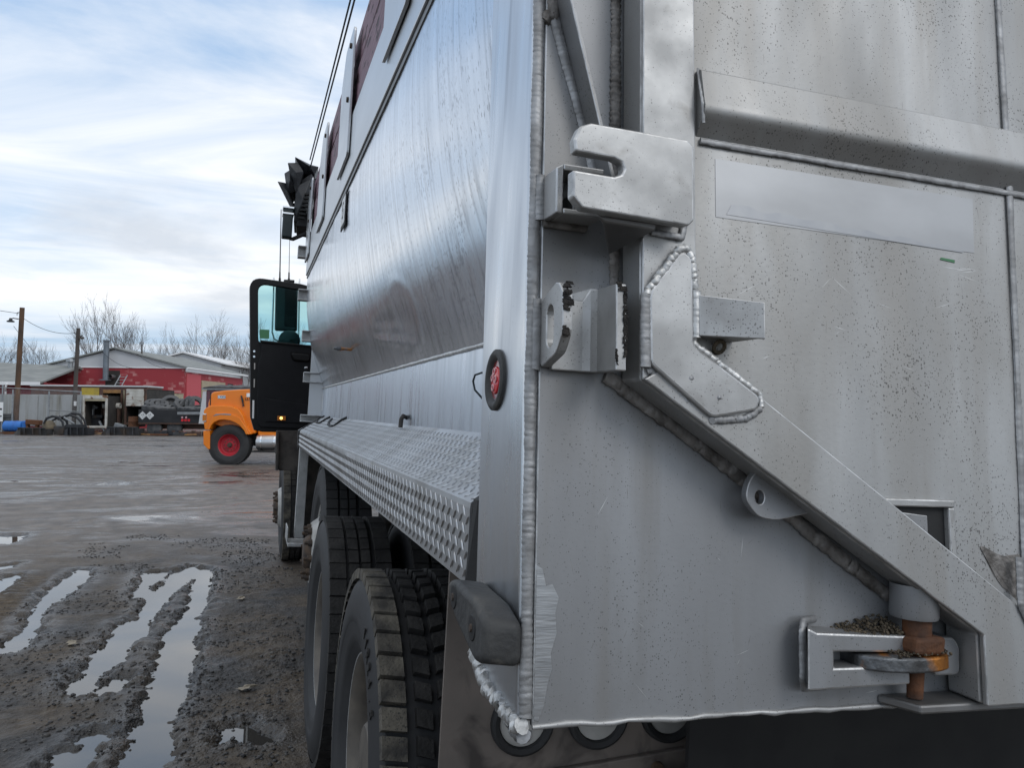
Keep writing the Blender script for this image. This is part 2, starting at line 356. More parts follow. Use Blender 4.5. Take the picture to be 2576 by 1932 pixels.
def grow(a, b, s0, g):
    out = [a]; s = s0
    while out[-1] < b: s *= g; out.append(out[-1]+s)
    return out[1:]
gx = np.array([-q for q in grow(3.2, 260, .03, 1.13)][::-1]+list(np.arange(-3.2, .95, .016))+grow(.95, 300, .03, 1.15))
gy = np.array([-q for q in grow(-2.6, 120, .08, 1.25)][::-1]+list(np.arange(2.6, 8.8, .018))+grow(8.8, 420, .018, 1.018))
def ground_h(X, Y):
    near = sstep(30, 12, Y)*sstep(-14, -5, X)
    h = vnoise(X, Y, .9, 1)*.016+vnoise(X, Y, .33, 2)*.012*near
    n1 = vnoise(X, Y, .11, 3); n2 = vnoise(X, Y, .05, 4); n3 = vnoise(X, Y, .022, 5)
    clod = sstep(11.5, 6.5, Y+2.4*vnoise(X, Y, .9, 8))*sstep(-3.4, -1.0, X)
    h += (n1*.010+n2*.009+n3*.009)*(clod*.85+.15)*near
    wob = n1*.05+n2*.035
    sd = np.full(X.shape, 9.0)
    for P in PUD: sd = np.minimum(sd, poly_sd(X, Y, P))
    s2 = sd+wob*.85+n3*.035+vnoise(X, Y, .035, 9)*.03
    h += .014*near
    # berms squeezed up beside the ruts
    h += .013*np.exp(-((s2-.07)/.055)**2)*(.6+1.2*(n1+.5))*sstep(9.5, 8.2, Y)
    h = np.where(s2 < .11, np.minimum(h, h*sstep(-.01, .11, s2)-.024*sstep(.05, -.02, s2)), h)
    # soft ruts that run on beyond the water
    for cx_, wd, dp in ((-.76, .14, .03), (-.38, .13, .03), (-1.42, .12, .025), (.0, .2, .006)):
        h -= dp*.35*np.exp(-((X-cx_)/wd)**2)*sstep(12, 8, Y)*sstep(2.5, 4, Y)
    # tyre lugs pressed into the brown mud
    strip = sstep(-2.05, -1.95, X)*sstep(-1.56, -1.66, X)*sstep(5.0, 5.5, Y)*sstep(8.8, 8.0, Y)
    h += strip*(.014*np.sin(Y*2*math.pi/.085+6*np.abs(X+1.8)))
    # the yard falls away to the right below the tipping body's far side
    h -= np.clip(X-.75, 0, 2.2)*.0454*sstep(11, 9, Y)*sstep(-3, 0, Y)
    return h, s2
X, Y = np.meshgrid(gx, gy)
H, SD = ground_h(X, Y)
H = H*(1-.65*sstep(.15, .45, X)*sstep(1.6, .95, X)*sstep(.05, .3, SD)*sstep(12, 9.5, Y))
me = bpy.data.meshes.new('ground'); nx, ny = len(gx), len(gy)
V = np.stack([X, Y, H], -1).reshape(-1, 3)
ii = (np.arange(ny-1)[:, None]*nx+np.arange(nx-1)[None]).reshape(-1)
Fq = np.stack([ii, ii+1, ii+1+nx, ii+nx], -1)
me.vertices.add(len(V)); me.vertices.foreach_set('co', V.reshape(-1).astype(np.float32))
me.loops.add(Fq.size); me.loops.foreach_set('vertex_index', Fq.reshape(-1).astype(np.int32))
me.polygons.add(len(Fq)); me.polygons.foreach_set('loop_start', (np.arange(len(Fq))*4).astype(np.int32)); me.polygons.foreach_set('loop_total', np.full(len(Fq), 4, np.int32))
me.update(calc_edges=True); me.polygons.foreach_set('use_smooth', np.ones(len(Fq), bool))
at = me.attributes.new('soak', 'FLOAT', 'POINT'); at.data.foreach_set('value', sstep(.22, .02, SD).reshape(-1).astype(np.float32))
ground = bpy.data.objects.new('ground', me); COL.objects.link(ground); tag(ground, kind='structure')

def ground_material():
    m = bpy.data.materials.new('mud'); m.use_nodes = True; t = m.node_tree; nd = t.nodes; p = nd['Principled BSDF']; l = t.links.new
    co = nd.new('ShaderNodeTexCoord').outputs['Object']
    def noise(sc, st=(1, 1, 1), det=5, dist=0., rot=0., rough=.5):
        mp = nd.new('ShaderNodeMapping'); l(co, mp.inputs[0]); mp.inputs['Scale'].default_value = st; mp.inputs['Rotation'].default_value = (0, 0, rot)
        n = nd.new('ShaderNodeTexNoise'); l(mp.outputs[0], n.inputs[0]); n.inputs['Scale'].default_value = sc; n.inputs['Detail'].default_value = det; n.inputs['Distortion'].default_value = dist; n.inputs['Roughness'].default_value = rough
        return n.outputs[0]
    def rng_(f, a, b, c=0, d=1):
        n = nd.new('ShaderNodeMapRange'); l(f, n.inputs[0])
        for i, v in enumerate((a, b, c, d)): n.inputs[i+1].default_value = v
        return n.outputs[0]
    def mix(f, a, b):
        n = nd.new('ShaderNodeMix'); n.data_type = 'RGBA'
        if isinstance(f, (int, float)): n.inputs[0].default_value = f
        else: l(f, n.inputs[0])
        for i, v in ((6, a), (7, b)):
            if isinstance(v, tuple): n.inputs[i].default_value = (*v, 1)
            else: l(v, n.inputs[i])
        return n.outputs[2]
    def mth(op, a, b):
        n = nd.new('ShaderNodeMath'); n.operation = op
        for i, v in enumerate((a, b)):
            if isinstance(v, (int, float)): n.inputs[i].default_value = v
            else: l(v, n.inputs[i])
        return n.outputs[0]
    sp = nd.new('ShaderNodeSeparateXYZ'); l(co, sp.inputs[0]); y = sp.outputs[1]; x = sp.outputs[0]
    big = noise(.5, det=4)
    # dark crushed stone where the ruts are, brown mud around it, pale packed grit farther out
    gravel = mix(rng_(noise(60, det=3), .4, .64), (.020, .019, .019), (.054, .049, .045))
    brown = mix(rng_(noise(14, det=5), .35, .65), (.050, .036, .023), (.100, .075, .048))
    grit = mix(rng_(noise(5, (1, .5, 1), 7, rot=.3), .35, .65), (.155, .132, .112), (.095, .084, .075))
    edge = mth('ADD', y, mth('MULTIPLY', mth('SUBTRACT', big, .5), 5.0))
    far = rng_(edge, 7.6, 12.0)
    side = rng_(mth('ADD', x, mth('MULTIPLY', mth('SUBTRACT', noise(1.3), .5), 1.2)), -1.75, -1.35)
    lump = rng_(noise(1.7, det=6), .40, .58)
    nearc = mix(side, brown, mix(mth('MULTIPLY', lump, .88), gravel, brown))
    c = mix(far, nearc, grit)
    at_ = nd.new('ShaderNodeAttribute'); at_.attribute_name = 'soak'
    c = mix(mth('MULTIPLY', at_.outputs['Fac'], .5), c, (.020, .018, .016))
    # thin films of standing water along old tracks
    film = rng_(noise(.42, (.42, 1.0, 1), 7, 2.2, rot=-.32, rough=.66), .49, .60)
    film2 = rng_(noise(1.1, (.5, 1.3, 1), 6, 2.5, rot=.6, rough=.66), .53, .64)
    patch = rng_(noise(.16, (.6, 1, 1), 3, 1.0, rot=.2), .34, .52)
    film = mth('MULTIPLY', mth('MULTIPLY', mth('MAXIMUM', film, mth('MULTIPLY', film2, .8)), far), patch)
    c = mix(mth('MULTIPLY', film, .55), c, (.035, .032, .03))
    l(c, p.inputs['Base Color'])
    rg = mth('SUBTRACT', .66, mth('MULTIPLY', at_.outputs['Fac'], .38)); rg = mth('SUBTRACT', rg, mth('MULTIPLY', film, .58))
    rg = mth('SUBTRACT', rg, mth('MULTIPLY', rng_(noise(3, det=4), .45, .7), .14))
    l(rg, p.inputs['Roughness']); p.inputs['Specular IOR Level'].default_value = .5
    bn = nd.new('ShaderNodeBump'); bn.inputs['Distance'].default_value = .012
    l(rng_(film, 0, 1, .9, .05), bn.inputs['Strength'])
    l(mth('ADD', noise(70, det=4), mth('MULTIPLY', noise(16, det=4), 1.5)), bn.inputs['Height']); l(bn.outputs[0], p.inputs['Normal'])
    MATS['mud'] = m
ground_material(); me.materials.append(MATS['mud'])

pm('water', (.045, .042, .038), rough=.012, ior=1.75, spec=.5, bump=.02, bscale=4)
wmb = MB().add([(-3.4, 2.4, -.0075), (.15, 2.4, -.0075), (.15, 12.5, -.0075), (-3.4, 12.5, -.0075)], [(0, 1, 2, 3)])
tag(wmb.build('puddle_water', 'water'), kind='structure')

# loose crushed stone
pm('stone', (.075, .072, .07), (.022, .021, .021), 9, rough=.75, rough2=.5, bump=.3, bscale=40)
pm('stone_pale', (.16, .15, .135), (.08, .075, .07), 9, rough=.8, bump=.3, bscale=40)
bmi = bmesh.new(); bmesh.ops.create_icosphere(bmi, subdivisions=1, radius=1)
icv = np.array([v.co[:] for v in bmi.verts]); icf = [tuple(v.index for v in f.verts) for f in bmi.faces]; bmi.free()
def stones(n, xr, yr, smin, smax, name, m, pw=3):
    px = rng.uniform(*xr, n*3); py = yr[0]+(yr[1]-yr[0])*rng.random(n*3)**1.4
    cl = vnoise(px, py, .5, 11)+.5*vnoise(px, py, .15, 12); h, sd = ground_h(px, py)
    ok = (cl+.25*rng.random(n*3)*0-.9*np.clip(px-.15, 0, 1)-.10*np.clip(py-7.5, 0, 9)-.9*np.clip(-1.3-px, 0, 1) > -.12) & (sd > -.03) & ~((px > .22) & (py < 4.6)); px, py, h = px[ok][:n], py[ok][:n], h[ok][:n]
    mb = MB(); vs = []; fs = []
    for i in range(len(px)):
        s_ = smin+(smax-smin)*random.random()**pw; a = random.random()*6.28
        q = icv*rng.uniform(.75, 1.2, (12, 1))*np.array([s_*random.uniform(.8, 1.5), s_, s_*.7])
        q = np.stack([q[:, 0]*math.cos(a)-q[:, 1]*math.sin(a), q[:, 0]*math.sin(a)+q[:, 1]*math.cos(a), q[:, 2]], -1)+np.array([px[i], py[i], h[i]+s_*.15])
        o = len(vs); vs += q.tolist(); fs += [tuple(o+j for j in f) for f in icf]
    mb.v = vs; mb.f = fs; mb.m = [0]*len(fs)
    return mb.build(name, m, None, smooth=75)
tag(stones(6500, (-1.7, .55), (3.2, 11.5), .003, .013, 'gravel', 'stone'), 'dark crushed stone strewn over the ruts beside the dump truck', 'gravel', kind='stuff')
tag(stones(1400, (-3.1, .3), (3.2, 13), .004, .016, 'grit', 'stone_pale', 4), 'scattered pale pebbles on the mud', 'pebbles', kind='stuff')
for i, (x_, y_, a_) in enumerate([(.02, 4.72, .4), (-.02, 6.95, 1.2), (-1.02, 5.9, 2.0)]):
    pts = [(-.06, 0), (-.035, .014), (-.03, .034), (-.012, .018), (.004, .032), (.018, .014), (.045, .010), (.07, 0), (.045, -.010), (.02, -.012), (.002, -.03), (-.012, -.016), (-.034, -.026), (-.035, -.012)]
    hh = float(ground_h(np.array([x_]), np.array([y_]))[0][0])+.016
    c_, s_ = math.cos(a_), math.sin(a_)
    A = [(x_+px*c_-py*s_, y_+px*s_+py*c_, hh+.006*math.sin(px*60)) for px, py in pts]; B = [(p[0], p[1], p[2]+.0015) for p in A]
    tag(MB().loft(A, B).build('fallen_leaf', 'stone_leaf'), ['pale lobed leaf lying nearest on the dark gravel by the rear wheels', 'pale lobed leaf on the gravel ahead of the drive wheels', 'pale lobed leaf on the clods between the ruts'][i], 'leaf', 'leaves fallen on the mud')
# ------------------------------------------------------------------ the dump truck
Q = R(2.6)
T = empty('dump_truck', (.26, 3.0, 0), (0, Q, 0))
tag(T, 'large aluminium dump truck with open door and maroon sideboards filling the right side', 'dump truck')
def RP(x, z, off=0.): return (x, -2.1895-off+.1*z, z)           # a point on the (leaning) rear face
def rprism(mb, poly, o0, o1, mi=0): return mb.loft([RP(x, z, o1) for x, z in poly], [RP(x, z, o0) for x, z in poly], mi)
def spline(pts, n):
    out = []; P = [pts[0]]+list(pts)+[pts[-1]]
    for i in range(1, len(P)-2):
        for j in range(n):
            t = j/n; out.append(tuple(.5*((2*P[i][k])+(-P[i-1][k]+P[i+1][k])*t+(2*P[i-1][k]-5*P[i][k]+4*P[i+1][k]-P[i+2][k])*t*t+(-P[i-1][k]+3*P[i][k]-3*P[i+1][k]+P[i+2][k])*t**3) for k in range(2)))
    return out+[pts[-1]]

# --- body side: bowed polished sheet, dented behind the valve
prof = spline([(.148, 1.652), (.112, 1.755), (.075, 1.856), (.045, 1.957), (.018, 2.10), (.005, 2.21), (0, 2.30), (0, 2.42)], 9)
ys = np.concatenate([np.linspace(-1.80, 1.2, 150), np.linspace(1.2, 2.88, 90)[1:]])
Pz = np.array([p[1] for p in prof]); Px = np.array([p[0] for p in prof])
YY, ZZ = np.meshgrid(ys, Pz, indexing='ij'); XX = np.repeat(Px[None], len(ys), 0)
wave = .0035*vnoise(YY, ZZ, .55, 21)+.0022*vnoise(YY, ZZ*.25, .16, 22)*sstep(.2, 2.0, YY)+.0008*vnoise(YY, ZZ, .12, 23)
dent = .0038*np.exp(-((YY+.42)/.20)**2-((ZZ-1.785)/.060)**2)+.0035*np.exp(-((YY+.10)/.16)**2-((ZZ-1.80)/.035)**2)
ridge = .0022*np.exp(-((ZZ-(1.745+.10*(YY+.1)))/.007)**2)*sstep(-.65, -.5, YY)*sstep(.28, .0, YY)
ridge2 = .0016*np.exp(-((ZZ-(1.79+.08*(YY+.1)))/.006)**2)*sstep(-.45, -.3, YY)*sstep(.2, .02, YY)
rim_ = -.0013*np.exp(-((np.hypot((YY+.46)/2.1, ZZ-1.785)-.105)/.016)**2)*sstep(-.30, -.50, YY)
XX = XX+wave+dent-ridge-ridge2+rim_
mb = MB(); na, nb = YY.shape
mb.v = np.stack([XX, YY, ZZ], -1).reshape(-1, 3).tolist()
mb.f = [(i*nb+j, i*nb+j+1, (i+1)*nb+j+1, (i+1)*nb+j) for i in range(na-1) for j in range(nb-1)]; mb.m = [0]*len(mb.f)
side = mb.build('side_panel', 'alu_side', T, smooth=60)
side['label'] = 'bowed polished side sheet with a dent and rain streaks'
st = MB().box((.150, -1.80, 1.45), (.158, 2.88, 1.650)).build('lower_strip', 'alu_strip', T)
weld('weld_bead', [(.149, -1.80, 1.652), (.149, 2.88, 1.652)], .006, st, 'weld_bright', step=.006, ripple=.018)
MB().box((.152, 2.84, 1.50), (.148, 2.872, 1.62)).build('yellow_label', 'label_white', st)
valve = MB().lathe([(-.075, 0), (-.075, .006), (-.062, .007), (-.06, .011), (-.04, .011), (-.038, .007), (.02, .007)], 14, 'X', (.10, .905, 1.782)).build('grease_fitting', 'jaw_steel', T, smooth=35)
# rest of the body: front wall, floor, far side
MB().box((.06, 2.88, 1.46), (2.34, 2.90, 2.95)).build('front_wall', 'alu_rail', T)
MB().box((.16, -2.02, 1.30), (2.24, 2.88, 1.44)).build('body_floor', 'alu_dark', T)
MB().box((2.36, -1.95, 1.45), (2.40, 2.88, 2.68)).build('far_side', 'alu_rail', T)
rail = MB().box((-.012, -1.80, 2.412), (.05, 2.90, 2.665)).build('top_rail', 'alu_rail', T, bevel=.004)
MB().box((-.005, -1.80, 2.392), (.03, 2.90, 2.409)).build('rail_lip', 'alu_dark', rail)  # lip coloured dark to paint the shadow line under the rail
for i, y0 in enumerate((-.98, .33, 1.50, 2.62)):
    o = MB(); yw = .40 if i < 3 else .30
    poly = round_poly([(y0, 2.50), (y0+yw, 2.50), (y0+yw, 2.90), (y0+yw-.12, 3.02), (y0, 3.02)], .02, 4)
    o.loft([(-.026, y, z) for y, z in poly], [(-.0155, y, z) for y, z in poly])
    s = o.build('stake_plate', 'alu_rail', rail, bevel=.002)
    for bz in (2.74, 2.96):
        MB().lathe([(-.034, 0), (-.034, .011), (-.027, .012)], 8, 'X', (0, y0+.06, bz)).build('bolt', 'hub_dark', rail, smooth=30)
# hardwood sideboards, two high in each bay
for i, (y0, y1) in enumerate(((-1.80, -.62), (-.615, .52), (.525, 1.70), (1.705, 2.88))):
    MB().box((.002, y0, 2.668), (.042, y1, 2.862)).build('sideboard', 'maroon_wood', T, bevel=.004, jitter=.0015)
    MB().box((.006, y0, 2.886+.006*(i % 2)), (.046, y1, 3.045)).build('sideboard', 'maroon_wood', T, bevel=.004, jitter=.0015)
# placard on the side
pl = MB().box((-.008, .42, 2.245), (-.003, .575, 2.385)).build('placard', 'black_frame', T)
MB().box((-.0095, .432, 2.258), (-.0083, .563, 2.373)).build('placard_face', 'label_white', pl)
text_mb('5', .10, Matrix.Translation((-.0102, .50, 2.315)) @ Matrix.Rotation(R(-90), 4, 'Z') @ Matrix.Rotation(R(90), 4, 'X'), .0004).build('numeral', 'black_frame', pl)
# channel ribs of the front wall that stick out past the side
for (x0, x1, z0, z1) in ((-.075, .03, 2.525, 2.605), (-.055, .05, 2.235, 2.312), (-.012, .10, 1.960, 2.035), (.015, .14, 1.685, 1.755), (.012, .14, 1.418, 1.468)):
    b = MB().box((x0, 2.905, z0), (x1+.3, 2.915, z1)).box((x0, 2.87-.03, z1-.008), (x1+.1, 2.905, z1)).box((x0, 2.84, z0), (x1+.1, 2.905, z0+.008))
    b.build('front_rib', 'alu_bracket', T, bevel=.003)

# --- rear corner post
post = MB()
def pside(x, zs): return [(x, -2.1895+.1*z_+a, z_) for a, z_ in zs]
outl = [(.205, 1.168), (.12, 1.150), (.006, 1.145), (.006, 3.0), (.205, 3.0)]
post.loft(pside(-.012, outl), pside(.17, outl))
post = post.build('corner_post', 'alu_post', T, bevel=.006, seg=3)
weld('weld_bead', [RP(-.004, 1.152, .0), RP(-.006, 1.55, .0), RP(-.005, 2.10, .0), RP(-.004, 2.4, 0)], .0078, post, 'weld', ripple=.0075)
cr = [(-.010, -2.1895+.1*1.17+.205, 1.172), (-.014, -1.955, 1.150), (-.012, -2.02, 1.146), (-.010, -2.075, 1.142)]
weld('weld_crust', cr, .011, post, 'weld_bright', step=.0018, ripple=.011, wob=.0026, amp=.35)
weld('weld_crust', [(-.006, p[1], p[2]-.010) for p in cr], .010, post, 'weld', step=.0018, ripple=.013, wob=.0026, amp=.35)
# hand-ground patch low on the corner
# --- rear apron plate
ap = rprism(MB(), [(.004, 1.141), (2.36, 1.141), (2.36, 3.0), (.004, 3.0)], -.010, 0).build('rear_apron', 'alu_apron', T, bevel=.002)
gp = [(.006, 1.150), (.011, 1.148), (.018, 1.165), (.022, 1.19), (.027, 1.205), (.025, 1.222), (.032, 1.245), (.030, 1.268), (.034, 1.285), (.026, 1.300), (.018, 1.298), (.013, 1.318), (.006, 1.322)]
rprism(MB(), gp, 0, .0008).build('ground_patch', 'alu_ground', ap)
lip = MB(); zz_ = [(.004+i*.02, 1.141+random.uniform(-.0015, .0015)) for i in range(60)]
lip.tube([RP(x, z_+.002, .001) for x, z_ in zz_], [.0034+random.uniform(-.0008, .0012) for _ in zz_], 8); lip.build('bottom_lip', 'alu_bracket', ap, smooth=60)
weld('weld_bead', [RP(.101, 2.3, .001), RP(.102, 1.66, .001)], .0085, ap, 'weld_dirty', ripple=.009, amp=.3)
# fin on the post
fin = MB(); a0, a1 = (.010, 2.06), (.088, 1.765); th = .005
fin.loft([RP(a0[0], a0[1], 0), RP(a0[0]+th, a0[1], 0), RP(a0[0]+th, a0[1], .042), RP(a0[0], a0[1], .042)], [RP(a1[0], a1[1], 0), RP(a1[0]+th, a1[1], 0), RP(a1[0]+th, a1[1], .040), RP(a1[0], a1[1], .040)])
fin = fin.build('guide_fin', 'alu_apron', T, bevel=.0012)
weld('weld_bead', [RP(.014, 2.012, .001), RP(.058, 1.866, .001), RP(.082, 1.775, .001)], .0068, fin, 'weld', ripple=.007)
weld('weld_bead', [RP(.002, 2.002, .001), RP(.006, 2.012, .002), RP(.014, 2.012, .002), RP(.010, 2.06, .002)], .0075, fin, 'weld_dirty', ripple=.009)

# --- tailgate
TGO = .063
outline = [(.110, 3.0), (.110, 1.545), (.591, 1.246), (.591, 1.160), (1.809, 1.160), (1.809, 1.246), (2.29, 1.545), (2.29, 3.0)]
tg = rprism(MB(), outline, .006, TGO-.004).build('tailgate', 'alu_rear', T, bevel=.003)
tg['label'] = 'thick grey tailgate with slanted lower corner and a horizontal rib'
# edge flange round the gate
fl = MB()
rprism(fl, [(.1095, 3.0), (.1095, 1.545), (.181, 1.585), (.181, 3.0)], TGO-.002, TGO+.003)
flange = fl.build('edge_flange', 'alu_bracket', tg, bevel=.0016)
db = MB(); rprism(db, [(.1095, 1.546), (.5905, 1.247), (.5905, 1.160), (.74, 1.160), (.71, 1.247), (.664, 1.274), (.267, 1.534), (.181, 1.586)], TGO-.001, TGO+.0075)
db.build('diagonal_brace', 'alu_rear', tg, bevel=.002)
weld('weld_bead', [RP(.690, 2.4, TGO-.003), RP(.690, 1.86, TGO-.003), RP(.678, 1.40, TGO-.003), RP(.674, 1.29, TGO)], .006, tg, 'weld', step=.003, ripple=.008)
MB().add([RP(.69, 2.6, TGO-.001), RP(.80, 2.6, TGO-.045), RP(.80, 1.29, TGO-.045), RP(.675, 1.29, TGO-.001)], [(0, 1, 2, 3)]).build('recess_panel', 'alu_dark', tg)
# slag line of the seal on the apron under the slanted edge
weld('seal_bead', [RP(.090, 1.552, .004), RP(.285, 1.430, .004), RP(.502, 1.283, .004)], .010, tg, 'weld_dirty', step=.004, ripple=.03, wob=.0012, amp=.15)
# rib across the gate: sloping face, rounded nose, undercut
cs = [(TGO-.005, 1.944), (TGO+.008, 1.9430), (TGO+.0110, 1.9405), (TGO+.018, 1.900), (TGO+.0195, 1.894), (TGO+.0195, 1.888), (TGO+.0170, 1.882), (TGO+.012, 1.877), (TGO-.005, 1.857)]
rib = MB().loft([RP(.186, z_, o) for o, z_ in cs], [RP(1.9, z_, o) for o, z_ in cs]).build('horizontal_rib', 'alu_rear', tg, smooth=35)
weld('weld_bead', [RP(.19, 1.852, TGO-.001), RP(.70, 1.852, TGO-.001), RP(1.2, 1.852, TGO-.001)], .0045, tg, 'weld', step=.0025, ripple=.006)
weld('weld_bead', [RP(.185, 1.945, TGO+.004), RP(.184, 1.895, TGO+.017), RP(.187, 1.87, TGO+.014)], .0022, tg, 'weld')
# old decal area and glue smear
dc = rprism(MB(), [(.213, 1.757), (.62, 1.757), (.622, 1.835), (.213, 1.833)], TGO-.004, TGO-.0034).build('decal_ghost', 'decal', tg)
sm = [(.235+i*.013, 1.776-.0006*i+.0022*math.sin(i*1.3)+random.uniform(-.0012, .0012)) for i in range(29)]
rprism(MB(), [(.228, 1.762), (.60, 1.755)]+sm[::-1], TGO-.0034, TGO-.0029).build('glue_smear', 'decal_glue', tg)
rprism(MB(), [(.560, 1.741), (.585, 1.739), (.584, 1.743), (.562, 1.744)], TGO-.004, TGO-.003).build('tape_scrap', 'label_green', tg)
def scratches(n, xr, zr, off, lr, name, m, par, ang):
    sc = MB()
    for i in range(n):
        x, z_ = random.uniform(*xr), random.uniform(*zr); l_ = random.uniform(*lr); a = random.gauss(*ang); w_ = random.uniform(.00015, .00032); dx, dz = math.cos(a), math.sin(a)
        rprism(sc, [(x, z_), (x+dx*l_*.5-dz*w_, z_+dz*l_*.5+dx*w_), (x+dx*l_, z_+dz*l_), (x+dx*l_*.5+dz*w_, z_+dz*l_*.5-dx*w_)], off, off+.00025)
    return sc.build(name, m, par, kind='stuff')
scratches(9, (.24, .66), (1.56, 1.75), TGO-.0042, (.008, .045), 'scratch_mark', 'scratch', tg, (-.1, .5)); scratches(6, (.53, .62), (1.715, 1.735), TGO-.0042, (.02, .05), 'scratch_mark', 'scratch', tg, (0, .15))
scratches(40, (.20, .68), (1.55, 2.1), TGO-.0042, (.006, .02), 'grime_run', 'weld_dirty', tg, (1.57, .12)); scratches(10, (.04, .48), (1.16, 1.50), -.0002, (.006, .03), 'scratch_mark', 'scratch', ap, (.3, .8)); scratches(30, (.03, .45), (1.17, 1.5), -.0002, (.005, .018), 'grime_run', 'weld_dirty', ap, (1.4, .4))
# welded doubler at the gate's corner
pp = [(.113, 1.649), (.157, 1.705), (.171, 1.696), (.172, 1.59), (.262, 1.534), (.258, 1.518), (.195, 1.505), (.115, 1.564)]
pt = rprism(MB(), round_poly(pp, .008, 4), TGO+.004, TGO+.0135).build('doubler_patch', 'alu_bracket', tg, bevel=.003)
weld('weld_bead', [RP(x, z_, TGO+.010) for x, z_ in [(.110, 1.560), (.110, 1.648)]], .0075, tg, 'weld', ripple=.0065)
weld('weld_bead', [RP(x, z_, TGO+.011) for x, z_ in [(.111, 1.648), (.153, 1.706), (.163, 1.709), (.172, 1.698), (.175, 1.66)]], .0050, tg, 'weld_bright', ripple=.009, wob=.0012)
weld('weld_bead', [RP(x, z_, TGO+.009) for x, z_ in [(.175, 1.66), (.175, 1.592)]], .0032, tg, 'weld_bright', ripple=.008, wob=.001)
weld('weld_bead', [RP(x, z_, TGO+.010) for x, z_ in [(.175, 1.592), (.264, 1.537), (.266, 1.522)]], .0040, tg, 'weld_bright', ripple=.010, wob=.0008)
weld('weld_bead', [RP(x, z_, TGO+.009) for x, z_ in [(.264, 1.520), (.245, 1.507), (.197, 1.502)]], .0045, tg, 'weld', ripple=.010, wob=.001)
weld('weld_bead', [RP(x, z_, TGO+.004) for x, z_ in [(.116, 1.557), (.155, 1.532), (.197, 1.502)]], .0055, tg, 'weld', ripple=.012, wob=.0016)
weld('weld_bead', [RP(.090, 1.558, .012), RP(.092, 1.63, .012), RP(.099, 1.648, .012)], .0085, tg, 'weld', ripple=.0075)
for (x, z_, o, r) in ((.168, 1.550, TGO+.011, .005), (.205, 1.530, TGO+.012, .0035)):
    MB().lathe([(-.003, 0), (-.0025, r*.7), (0, r)], 10, 'Y', RP(x, z_, o)).build('weld_spot', 'weld', tg, smooth=60)
# chain slot plate, high
po = [(.004, 1.776), (.004, 1.745), (.016, 1.732), (.150, 1.728), (.158, 1.736), (.158, 1.826), (.150, 1.834), (.026, 1.835), (.012, 1.829), (.005, 1.812), (.007, 1.798), (.055, 1.797), (.064, 1.793), (.067, 1.786), (.064, 1.779), (.055, 1.775)]
lp = MB().loft([RP(x, z_, .104) for x, z_ in po], [RP(x, z_, .086) for x, z_ in po]).build('chain_slot_plate', 'alu_bracket', T, bevel=.003, seg=3)
rprism(MB(), [(.100, 1.736), (.150, 1.736), (.150, 1.826), (.100, 1.826)], TGO+.002, .0862).build('spacer', 'alu_dark', lp)
gs = MB(); gs.loft([(p[0], p[1], p[2]) for p in (RP(.040, 1.731, .088), RP(.118, 1.731, .088), RP(.085, 1.731, .02))], [(p[0], p[1], p[2]) for p in (RP(.05, 1.724, .086), RP(.116, 1.722, .086), RP(.085, 1.700, .02))])
gs.build('gusset', 'alu_dark', lp, bevel=.002)
weld('weld_bead', [RP(.120, 1.724, TGO+.006), RP(.160, 1.722, TGO+.006), RP(.164, 1.74, TGO+.006), RP(.164, 1.82, TGO+.006)], .0045, lp, 'weld')
# box bracket behind it
bb = MB(); rprism(bb, [(.004, 1.738), (.013, 1.738), (.013, 1.800), (.004, 1.794)], 0, .050); rprism(bb, [(.013, 1.792), (.066, 1.792), (.066, 1.800), (.013, 1.800)], 0, .050)
rprism(bb, [(.013, 1.738), (.066, 1.738), (.066, 1.745), (.013, 1.745)], 0, .050); bb = bb.build('box_bracket', 'alu_bracket', T, bevel=.0018)
rprism(MB(), [(.030, 1.746), (.060, 1.746), (.060, 1.774), (.036, 1.774), (.030, 1.768)], 0, .036).build('inner_lug', 'alu_dark', bb, bevel=.002)
weld('weld_bead', [RP(.000, 1.796, .004), RP(.000, 1.738, .004)], .0058, bb, 'weld', ripple=.006)
weld('weld_bead', [RP(.004, 1.735, .004), RP(.062, 1.735, .004)], .0055, bb, 'weld_dirty')
# lower chain bracket: bent U with an oblong slot in its near cheek
hk = MB(); zc = 1.603
o_ = round_poly([(.0, 1.553), (.060, 1.570), (.078, 1.592), (.078, 1.640), (.060, 1.655), (.0, 1.636)], .008, 4)     # (offset, z) of near cheek
h_ = [(.036+.0125*math.cos(a), zc+.013+.0125*math.sin(a)) if math.sin(a) >= 0 else (.036+.0125*math.cos(a), zc-.013+.0125*math.sin(a)) for a in [2*math.pi*i/36 for i in range(36)]]
oo = resample_about(o_, (.036, zc), 36); hh_ = resample_about(h_, (.036, zc), 36)
hk.ringplate([RP(.004, z_, o) for o, z_ in oo], [RP(.004, z_, o) for o, z_ in hh_], [RP(.016, z_, o) for o, z_ in oo], [RP(.016, z_, o) for o, z_ in hh_])
arc = [(.016, .012), (.055, .012), (.064, .016), (.069, .025), (.070, .078), (.083, .078), (.083, .020), (.078, .006), (.066, .001), (.016, .001)]
hk.loft([RP(x, 1.553, o) for x, o in arc], [RP(x, 1.640 if x < .06 else 1.655, o) for x, o in arc])
hk = hk.build('chain_hook', 'alu_bracket', T, bevel=.0015)
cru = MB()
def scab(x0, x1, z0, z1, n, o):
    zs = [z0+(z1-z0)*i/n for i in range(n+1)]
    for za_, zb_ in zip(zs, zs[1:]):
        xl, xr = x0+random.random()**2*(x1-x0)*.35, x1-random.random()**2*(x1-x0)*.55
        rprism(cru, [(xl, za_), (xr, za_+random.uniform(-.001, .001)), (xr-random.uniform(0, .002), zb_+random.uniform(0, .0006)), (xl, zb_)], o-.002, o+random.uniform(.0006, .0022))
